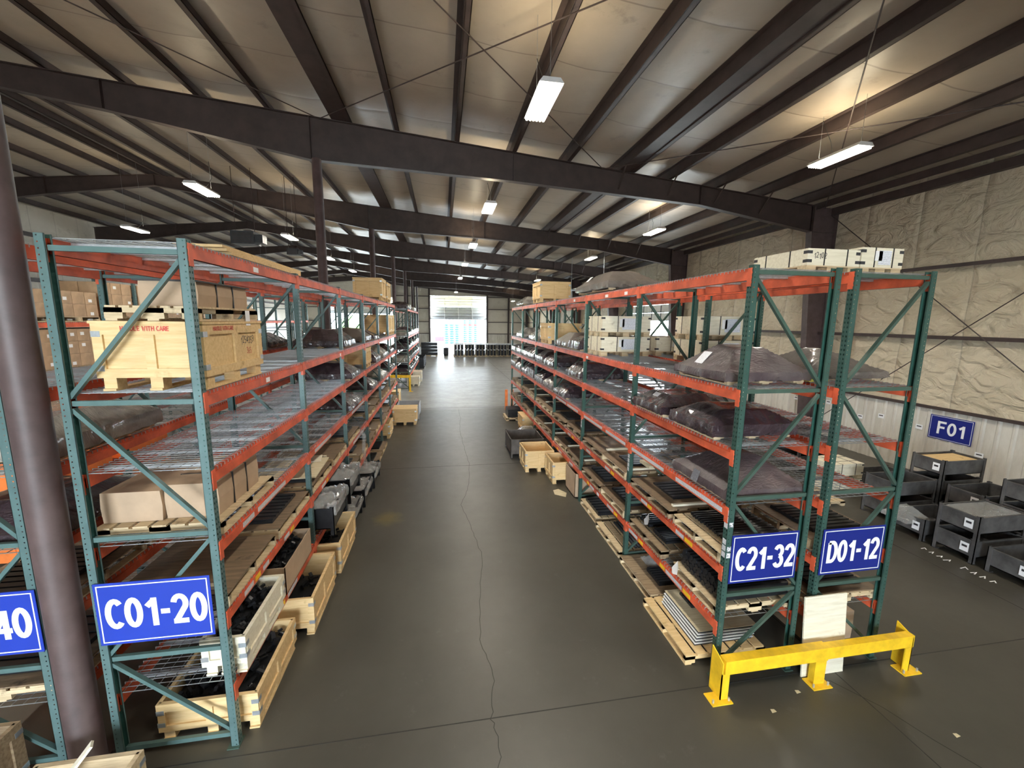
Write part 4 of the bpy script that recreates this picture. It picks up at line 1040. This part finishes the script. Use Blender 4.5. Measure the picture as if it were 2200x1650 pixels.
q = MB(); q.quad([(2.72, 9.45, .004), (2.95, 9.25, .01), (3.05, 9.5, .004), (2.9, 9.75, .012), (2.75, 9.7, .004)], 'pale_ply'); tag(q.build('paper_scrap'), 'crumpled paper scrap on the floor by the brown box', 'paper')
wrapped(3.1, 14.6, 0, .8, .7, .42, 'white bag lump on the floor behind the dark bin', 'milky_film', pal=False)
crate(3.45, 15.7, 0, .9, 1.0, .60, 'pale crate on the floor near the far right rack posts')
pallet(3.15, 17.6, 0, 1.0, 1.0, 'small floor pallet at the far end of the right rack'); plates(3.15, 17.6, .13, .8, .8, .35, 'black block stack on the far right floor pallet')
for i in range(2):
    q = MB(); q.tube([(3.0+i*.28, 19.35, 0), (3.0+i*.28, 19.35, 1.0)], .07, 'orange_bright', 14); tag(q.build('bollard'), ['left', 'right'][i]+' one of two orange bollards at the far right rack end', 'bollard')
# papers on shelves
for i, (px_, py_, pz_, sc_) in enumerate(((3.17, 4.85, LVR[0]+.06, 1), (3.30, 5.95, LVR[0]+.22, 1.1))):
    q = MB(); q.quad([(0, -.10*sc_, .13), (.06, .02, .16), (.02, .09*sc_, .02), (-.01, .02, -.03), (-.01, -.09, .02)], 'white'); tag(q.build('paper_sheet', None, (px_, py_, pz_)), ['white paper hanging over the edge below the black tubes', 'creased white paper on the glossy black rods'][i], 'paper')
q = MB(); q.prism([(-.2, 0), (.2, 0), (.17, .03), (-.2, .05)], 'y', -.18, .18, 'pale_ply'); tag(q.build('paper_bundle', None, (xr+.1, 6.75, LVR[1]+.2)), 'folded pale paper on the second right shelf behind the post', 'paper')
# ---- D row ------------------------------------------------------------------
xd = XR+DP+.18+.54
for i, (xx, w_, hh, lb) in enumerate(((xd-.42, .72, .29, 'pale crate with handwritten 12102 on the outer rack top'), (xd+.26, .60, .33, 'pale crate with large paper label on the outer rack top'))):
    o = light_crate(xx, 4.75, LVR[5]+.01, w_, .85, hh, lb, lbl=(i == 1))
    if i == 0: q = MB(); text(q, '12102', .07, 0, lambda a, b: (a-.2, -.432, b+.21), 'marker_black', .10, .9, .1); q.build('lettering', o)
wrapped(xd+.0, 4.85, LVR[4]+.01, 1.15, 1.1, .40, 'brown wrapped load with yellow film on the outer rack', 'brown_film', 52, skirt=.25, s=.9)
o = link('film_scrap', wrap_mesh(.28, .2, .09, 'yellow_film', 9, .3, .8), None, (xd-.42, 4.42, LVR[4]+.012)); tag(o, 'yellow film scrap beside the brown load on the outer rack', 'plastic film')
for k, (yy, lbs) in enumerate(((6.97, 'behind the large purple load'), (8.50, 'in front of the bright side door'))):
    light_crate(xd-.02, yy, LVR[4]+.01, 1.05, .85, .40, 'pale labelled crate %s, lower' % lbs)
    if k == 0: light_crate(xd-.02, yy, LVR[4]+.415, 1.05, .85, .42, 'pale labelled crate %s, upper' % lbs)
low_pallet(xd+.05, 4.6, LVR[1]+.01, 1.05, 1.0, 'black plates on the outer rack behind the D01-12 sign', 'plates')
low_pallet(xd+.05, 4.5, LVR[0]+.01, 1.05, 1.0, 'black plates on the outer rack below the D01-12 sign', 'plates', 0, 'light_wood' if False else 'pallet_wood')
low_pallet(xd+.02, 5.8, LVR[1]+.01, 1.05, 1.05, 'dark strips on the outer rack, second pallet back', 'lath')
low_pallet(xd+.02, 7.16, LVR[1]+.01, 1.05, 1.05, 'dark strips on the outer rack, third pallet back', 'plates')
low_pallet(xd+.0, 5.85, LVR[0]+.01, 1.05, 1.05, 'black strips on the outer rack low shelf, behind first', 'plates')
o = board((4.615, 3.80, .0), (.60, .018, 1.03), 'tall pale plywood sheet leaning behind the yellow guard', 0, 'light_wood'); o.rotation_euler = (-.08, 0, 0)
carton(5.2, 4.6, 0, .7, .7, .42, 'brown carton on the floor behind the yellow guard', 'kraft')
# ---- second left row --------------------------------------------------------
x2 = -3.60-.56
wrapped(x2, 5.1, LV[3]+.01, 1.1, 1.5, .40, 'shiny clear-wrapped load behind the left rack end', 'milky_film', 61, skirt=.5, s=.4)
wrapped(x2+.05, 4.75, LV[2]+.01, 1.15, 1.3, .34, 'dark tarp-like purple load left of the round column', 'purple_film', 63)
low_pallet(x2, 4.72, LV[1]+.01, 1.1, 1.2, 'black bars above the sign ending in 40', 'plates')
low_pallet(x2, 4.7, LV[0]+.01, 1.1, 1.2, 'glossy black bars below the sign ending in 40', 'plates')
low_pallet(x2, 5.98, LV[1]+.01, 1.1, 1.15, 'black bars on the row left of the column, farther back', 'plates')
for b in range(2, 6):
    if b % 2 == 0: wrapped(x2, YL[b]+.7, LV[4]+.01, 1.1, 1.1, .35, 'dark wrapped load on the back left row, %s bay high' % bayname[b])
    wrapped(x2, YL[b]+1.3, LV[3]+.01, 1.1, 1.5, .35, 'long dark wrapped load on the back left row, %s bay' % bayname[b])
# orange steel frames beyond, brightly lit
for i in range(2):
    o = empty('orange_steel_stand', (-6.9, 8.0+i*1.6, 0)); tag(o, ['orange steel stand seen behind the left column, nearer', 'orange steel stand seen behind the left column, farther'][i], 'steel stand')
    for k, z in enumerate((.35, 1.0, 1.55)):
        q = MB(); q.box(-.65, -.65, z, .65, .65, z+.28, 'orange_bright'); q.build('orange_shelf', o)
    for a in (-.6, 0, .6):
        for b in (-.6, .6): q = MB(); q.box(a-.06, b-.06, 0, a+.06, b+.06, 1.55, 'orange_bright'); q.build('leg', o)
# near crates in the lower left corner
crate(-4.28, 3.54, 0, .85, .75, .66, 'open wooden box with crumpled paper in the bottom left corner', 'old_wood', True)
o = link('packing_paper', wrap_mesh(.6, .5, .28, 'kraft', 91, .3, .7), None, (-4.3, 3.50, .45)); tag(o, 'crumpled brown packing paper in the corner box', 'paper')
crate(-3.10, 3.30, 0, .82, .62, .50, 'open wooden box with a board poking out, at the bottom edge', 'pallet_wood', True)
q = MB(); q.bar((-3.3, 3.32, .30), (-2.98, 3.50, .74), .07, .02, 'light_wood'); tag(q.build('wood_board'), 'pale wood board poking up from the bottom edge box', 'board')
# ---- cartons on the far left row -------------------------------------------
cm = MB(); cm.box(-.5, -.6, 0, .5, .6, .13, 'pallet_wood'); 
x3 = -9.2-.54
def carton_stack(x, y, z, n, lab):
    pallet(x, y, z, 1.05, 1.15, 'pallet under '+lab, 'pallet_wood')
    for k in range(n):
        for a in (-.26, .26):
            for b in (-.38, 0, .38):
                hh = .31
                o = empty('cardboard_box', (x+a, y+b, z+.135+k*(hh+.004))); tag(o, 'brown carton in '+lab, 'cardboard box', lab)
                link('box_body', CB, o)
                if R.random() < .55: link('paper_label', CL, o, (0, R.uniform(-.12, .03), R.uniform(-.12, .04)))
                o.location.x += R.uniform(-.004, .004)
q = MB(); q.box(-.25, -.185, 0, .25, .185, .31, 'carton').box(-.25, -.02, .31, .25, .02, .312, 'pale_ply'); CB = q.mesh('box_body')
q = MB(); q.box(.251, .02, .15, .253, .13, .23, 'white'); CL = q.mesh('paper_label')
for b in range(0, 5):
    for h in (0, 1):
        y = YC[b]+.08+(2.6/2)*(h+.5)
        if (b, h) in ((3, 1), (4, 0)): continue
        carton_stack(x3, y, 4.16, 3 if (b+h) % 2 == 0 else 2, 'the carton stack on the far row top, %s bay %s half' % (bayname[b], 'near' if h == 0 else 'far'))
        if b < 4: carton_stack(x3, y, 2.91, 3, 'the carton stack on the far row second shelf, %s bay %s half' % (bayname[b], 'near' if h == 0 else 'far'))
# ---- far left rack goods ----------------------------------------------------
xf = -2.05-.54
for b in range(4):
    for li, z in enumerate([.9, 1.7, 2.5, 3.3, 4.93]):
        if li == 4 and b in (1, 3): continue
        for h in (0, 1):
            mt = R.choice(['purple_film', 'milky_film', 'purple_film']); y = YF[b]+.1+1.25*(h+.5)
            wrapped(xf, y, z+.01, 1.1, 1.12, R.uniform(.35, .5), '%s load on %s shelf, far left rack, %s bay %s half' % ('pale' if mt == 'milky_film' else 'dark', ORD[li+1] if li < 4 else 'top', bayname[b], 'near' if h == 0 else 'far'), mt, pal=False, skirt=.6)
crate(-1.95, 29.5, 0, .9, .9, .7, 'pale crate on the floor at the foot of the far left rack', 'light_wood')
crate(-1.95, 27.5, 0, .8, .8, .6, 'pale crate on the floor just past the small yellow guard', 'light_wood')
for i in range(3): steel_bin(-2.2, 37.5+i*1.6, 0, 1.0, 1.3, 1.0-.05*i, ['nearest', 'middle', 'farthest'][i]+' tall dark bin beyond the far left rack', 'black_steel')

# ---- bins along the right wall ---------------------------------------------
bw_, bd = 1.12, .62
def B(xi, yi, k, lab, lbl='x-'): return steel_bin(xi+bw_/2, yi+bd/2, k*.46, bw_, bd, .455, lab, 'bin_steel', None, lbl)
B(9.52, 4.62, 0, 'low grey steel bin at the right photo edge on the floor')
B(9.50, 5.42, 0, 'floor bin under the film-lined bin, white label'); o = B(9.50, 5.42, 1, 'grey steel bin lined with clear film, second tier')
q = MB(); q.smooth = False
qq = wrap_mesh(1.0, .54, .22, 'clear_film', 101, .7, .5); o = link('plastic_liner', qq, None, (10.05, 5.73, .74)); tag(o, 'clear plastic liner standing out of the grey bin', 'plastic film')
B(9.50, 6.22, 0, 'floor bin with torn film hanging over its side'); o = link('torn_film', wrap_mesh(.55, .5, .30, 'clear_film', 107, .3, .8), None, (9.55, 6.62, .30)); tag(o, 'torn crumpled clear film hanging over the floor bin', 'plastic film')
B(9.72, 7.02, 0, 'floor bin at the bottom of the stack next to the outer rack', None); B(9.72, 7.02, 1, 'large grey bin, second tier, next to the outer rack', None)
for k in range(3): B(10.87, 6.95, k, ['lowest bin of the stack below the F01 sign', 'middle bin of the stack below the F01 sign', 'top bin below the F01 sign, with tan boards'][k])
q = MB(); q.box(-.52, -.27, 0, .52, .27, .03, 'crate_wood'); tag(q.build('wood_board', None, (11.43, 7.26, 3*.46-.09)), 'tan board cover in the top bin below the F01 sign', 'board')
for k in range(2): B(10.78, 6.15, k, ['floor bin hidden behind the torn film bin', 'grey bin behind the film-lined bin, second tier'][k])
for k in range(3): B(10.78, 5.3, k, ['floor bin of the right edge stack', 'middle bin of the right edge stack', 'top bin of the right edge stack, chalk marks'][k])
for i, yy in enumerate((8.2, 10.1, 11.4, 12.9, 14.6)):
    for k in range(2 if i % 2 else 1): steel_bin(11.4-.6*(i % 2), yy+.3, k*.5, 1.2, .9, .5, 'dark bin by the right wall, %s group past the outer rack, %s' % (bayname[i], 'upper' if k else 'lower'), 'bin_steel')
for k in range(2): light_crate(10.1, 8.75, k*.42, .95, .7, .40, ['lower pale crate among the dark bins', 'upper pale crate among the dark bins'][k], lbl=False)
pallet(9.0, 8.3, 0, 1.0, .9, 'pale pallet on the floor beside the dark bins')
# small paper notes on the liner, floor characters
for i, (yy, zz) in enumerate(((12.6, 1.5), (11.4, 1.25), (10.74, 1.42), (10.05, 1.2), (9.65, 1.35), (8.2, .95), (14.0, 1.4))):
    q = MB(); q.box(0, -.09, -.07, .003, .09, .07, 'white').box(-.001, -.06, .0, .0, .06, .03, 'marker_black'); o = q.build('paper_notice', None, (XRW-.034, yy, zz)); tag(o, 'small white paper notice on the ribbed wall near the F01 sign', 'notice', 'small notices on the ribbed wall')
q = MB()
for i in range(9):
    if i in (4,): continue
    ribbon(q, [(9.16+R.uniform(-.03, .03), 6.0-.13*i), (9.28, 6.0-.13*i+R.uniform(-.02, .02)), (9.2+R.uniform(-.04, .04), 5.95-.13*i)], .02, 'white', lambda a, b: (a, b, .003))
struct(q.build('floor_marking'))

# ---- far end: pallets of bundled black goods, pallet jack, blue stacks ------
def black_bundle(x, y, w, lab, grp, tall=1.45):
    o = empty('palletised_drum_stack', (x, y, 0)); tag(o, lab, 'palletised goods', grp)
    k = (round(w, 2), 1.1, 'pallet_wood', None)
    if k not in _pm: _pm[k] = pallet_mesh(k[0], 1.1)
    link('pallet', _pm[k], o)
    link('drum_row', DR, o, (0, 0, .13))
q = MB()
for a in (-.38, 0, .38):
    for b in (-.3, .25): q.tube([(a, b, 0), (a, b, .62)], .15, 'black_steel', 12); q.tube([(a, b, .62), (a, b, .72)], .05, 'white', 8); q.tube([(a, b, .72), (a, b, 1.3)], .14, 'black_steel', 10)
for a in (-.55, -.19, .19, .55): q.box(a-.015, -.48, 0, a+.015, -.46, 1.3, 'pale_ply')
q.box(-.58, -.5, 1.28, .58, .45, 1.34, 'grey_panel'); DR = q.mesh('drum_row')
for i in range(6):
    for j in range(2): black_bundle(1.85+i*1.28, 48.9+j*1.5, 1.25, 'pallet of upright black drums in front of the far door', 'black drum pallets before the far door')
o = empty('dark_block_stack', (-1.6, 49.9, 0)); tag(o, 'pallet of dark stacked blocks left of the far door gap', 'palletised goods')
link('pallet', _pm[(1.25, 1.1, 'pallet_wood', None)], o, (0, 0, 0), (1.5, 1, 1))
for k in range(4): q = MB(); q.box(-.95, -.5, .14+k*.38, .95, .5, .14+k*.38+.33, 'black_steel'); q.build('block_layer', o)
# pallet jack in the gap
o = empty('pallet_jack', (.35, 50.5, 0)); tag(o, 'dark pallet jack or cart in the far doorway gap', 'pallet jack')
q = MB(); q.box(-.3, -.3, .15, .3, .3, .95, 'black_steel'); q.build('motor_body', o); q = MB(); q.tube([(-.25, -.1, .1), (.25, -.1, .1)], .1, 'black_steel', 12).tube([(-.25, 1.2, .06), (.25, 1.2, .06)], .06, 'black_steel', 12); q.build('wheel', o); q = MB(); q.box(-.3, .3, .1, -.12, 1.4, .2, 'red_paint').box(.12, .3, .1, .3, 1.4, .2, 'red_paint'); q.build('fork', o); q = MB(); q.bar((0, -.3, .6), (0, -.8, 1.25), .05, .05, 'black_steel').box(-.2, -.85, 1.2, .2, -.8, 1.28, 'black_steel'); q.build('tiller_handle', o)
# stacks outside
def ring_stack(x, y, h, lab, grp, top=False):
    o = empty('blue_spool_stack', (x, y, -.03)); tag(o, lab, 'stacked spools', grp)
    q = MB(); n = int(h/.4)
    for k in range(n): q.tube([(0, 0, k*.4), (0, 0, k*.4+.3)], .42, 'red_paint' if top and k == n-3 else 'blue_rubber', 14); q.tube([(0, 0, k*.4+.3), (0, 0, k*.4+.4)], .3, 'white', 10)
    q.build('spool_column', o)
for i in range(3): ring_stack(.6+i*1.0, 76, 3.6, 'column of blue spools outside the far door, left cluster', 'blue spool columns, left cluster')
for i in range(3): ring_stack(4.2+i*1.05, 80, 4.4, 'column of blue spools with a red band, right cluster', 'blue spool columns, right cluster', True)
q = MB(); q.box(-1.6, 84, 0, 1.2, 86, .9, 'red_far'); tag(q.build('red_container'), 'faded red container outside beyond the far door', 'container')
# greenery outside the left door
for i in range(4):
    q = MB(); q.smooth = True; n = 12; k = q.mi('foliage')
    for a in range(n+1):
        for b in range(n*2):
            th, ph = PI*a/n, 2*PI*b/(n*2); rr_ = 3.0*(1+.25*noise.noise((math.sin(th)*math.cos(ph)*2+i*5, math.sin(th)*math.sin(ph)*2, math.cos(th)*2)))
            q.v.append((rr_*math.sin(th)*math.cos(ph), rr_*math.sin(th)*math.sin(ph), 2.6+.8*rr_*math.cos(th)))
    for a in range(n):
        for b in range(n*2): q.f.append((a*n*2+b, (a+1)*n*2+b, (a+1)*n*2+(b+1) % (n*2), a*n*2+(b+1) % (n*2))); q.m.append(k)
    o = empty('tree', (-44+i*7.4, 104+3*(i % 2), 0)); tag(o, 'green tree far outside the left rear door', 'tree', 'trees outside the left door'); q.build('tree_crown', o)
    q = MB(); q.tube([(0, 0, 0), (0, 0, 2)], .25, 'old_wood', 8); q.build('tree_trunk', o)
# scraps on the floor
for i, (a, b) in enumerate(((3.62, 3.45), (4.1, 3.62), (5.35, 2.9))):
    q = MB(); q.quad([(-.03, -.02, .003), (.03, -.015, .006), (.025, .02, .003), (-.02, .025, .005)], 'pale_ply'); tag(q.build('paper_scrap', None, (a, b, 0)), ['small pale scrap on the floor under the yellow rail', 'tiny pale scrap near the middle guard post', 'tiny white scrap on the open floor at right'][i], 'scrap')
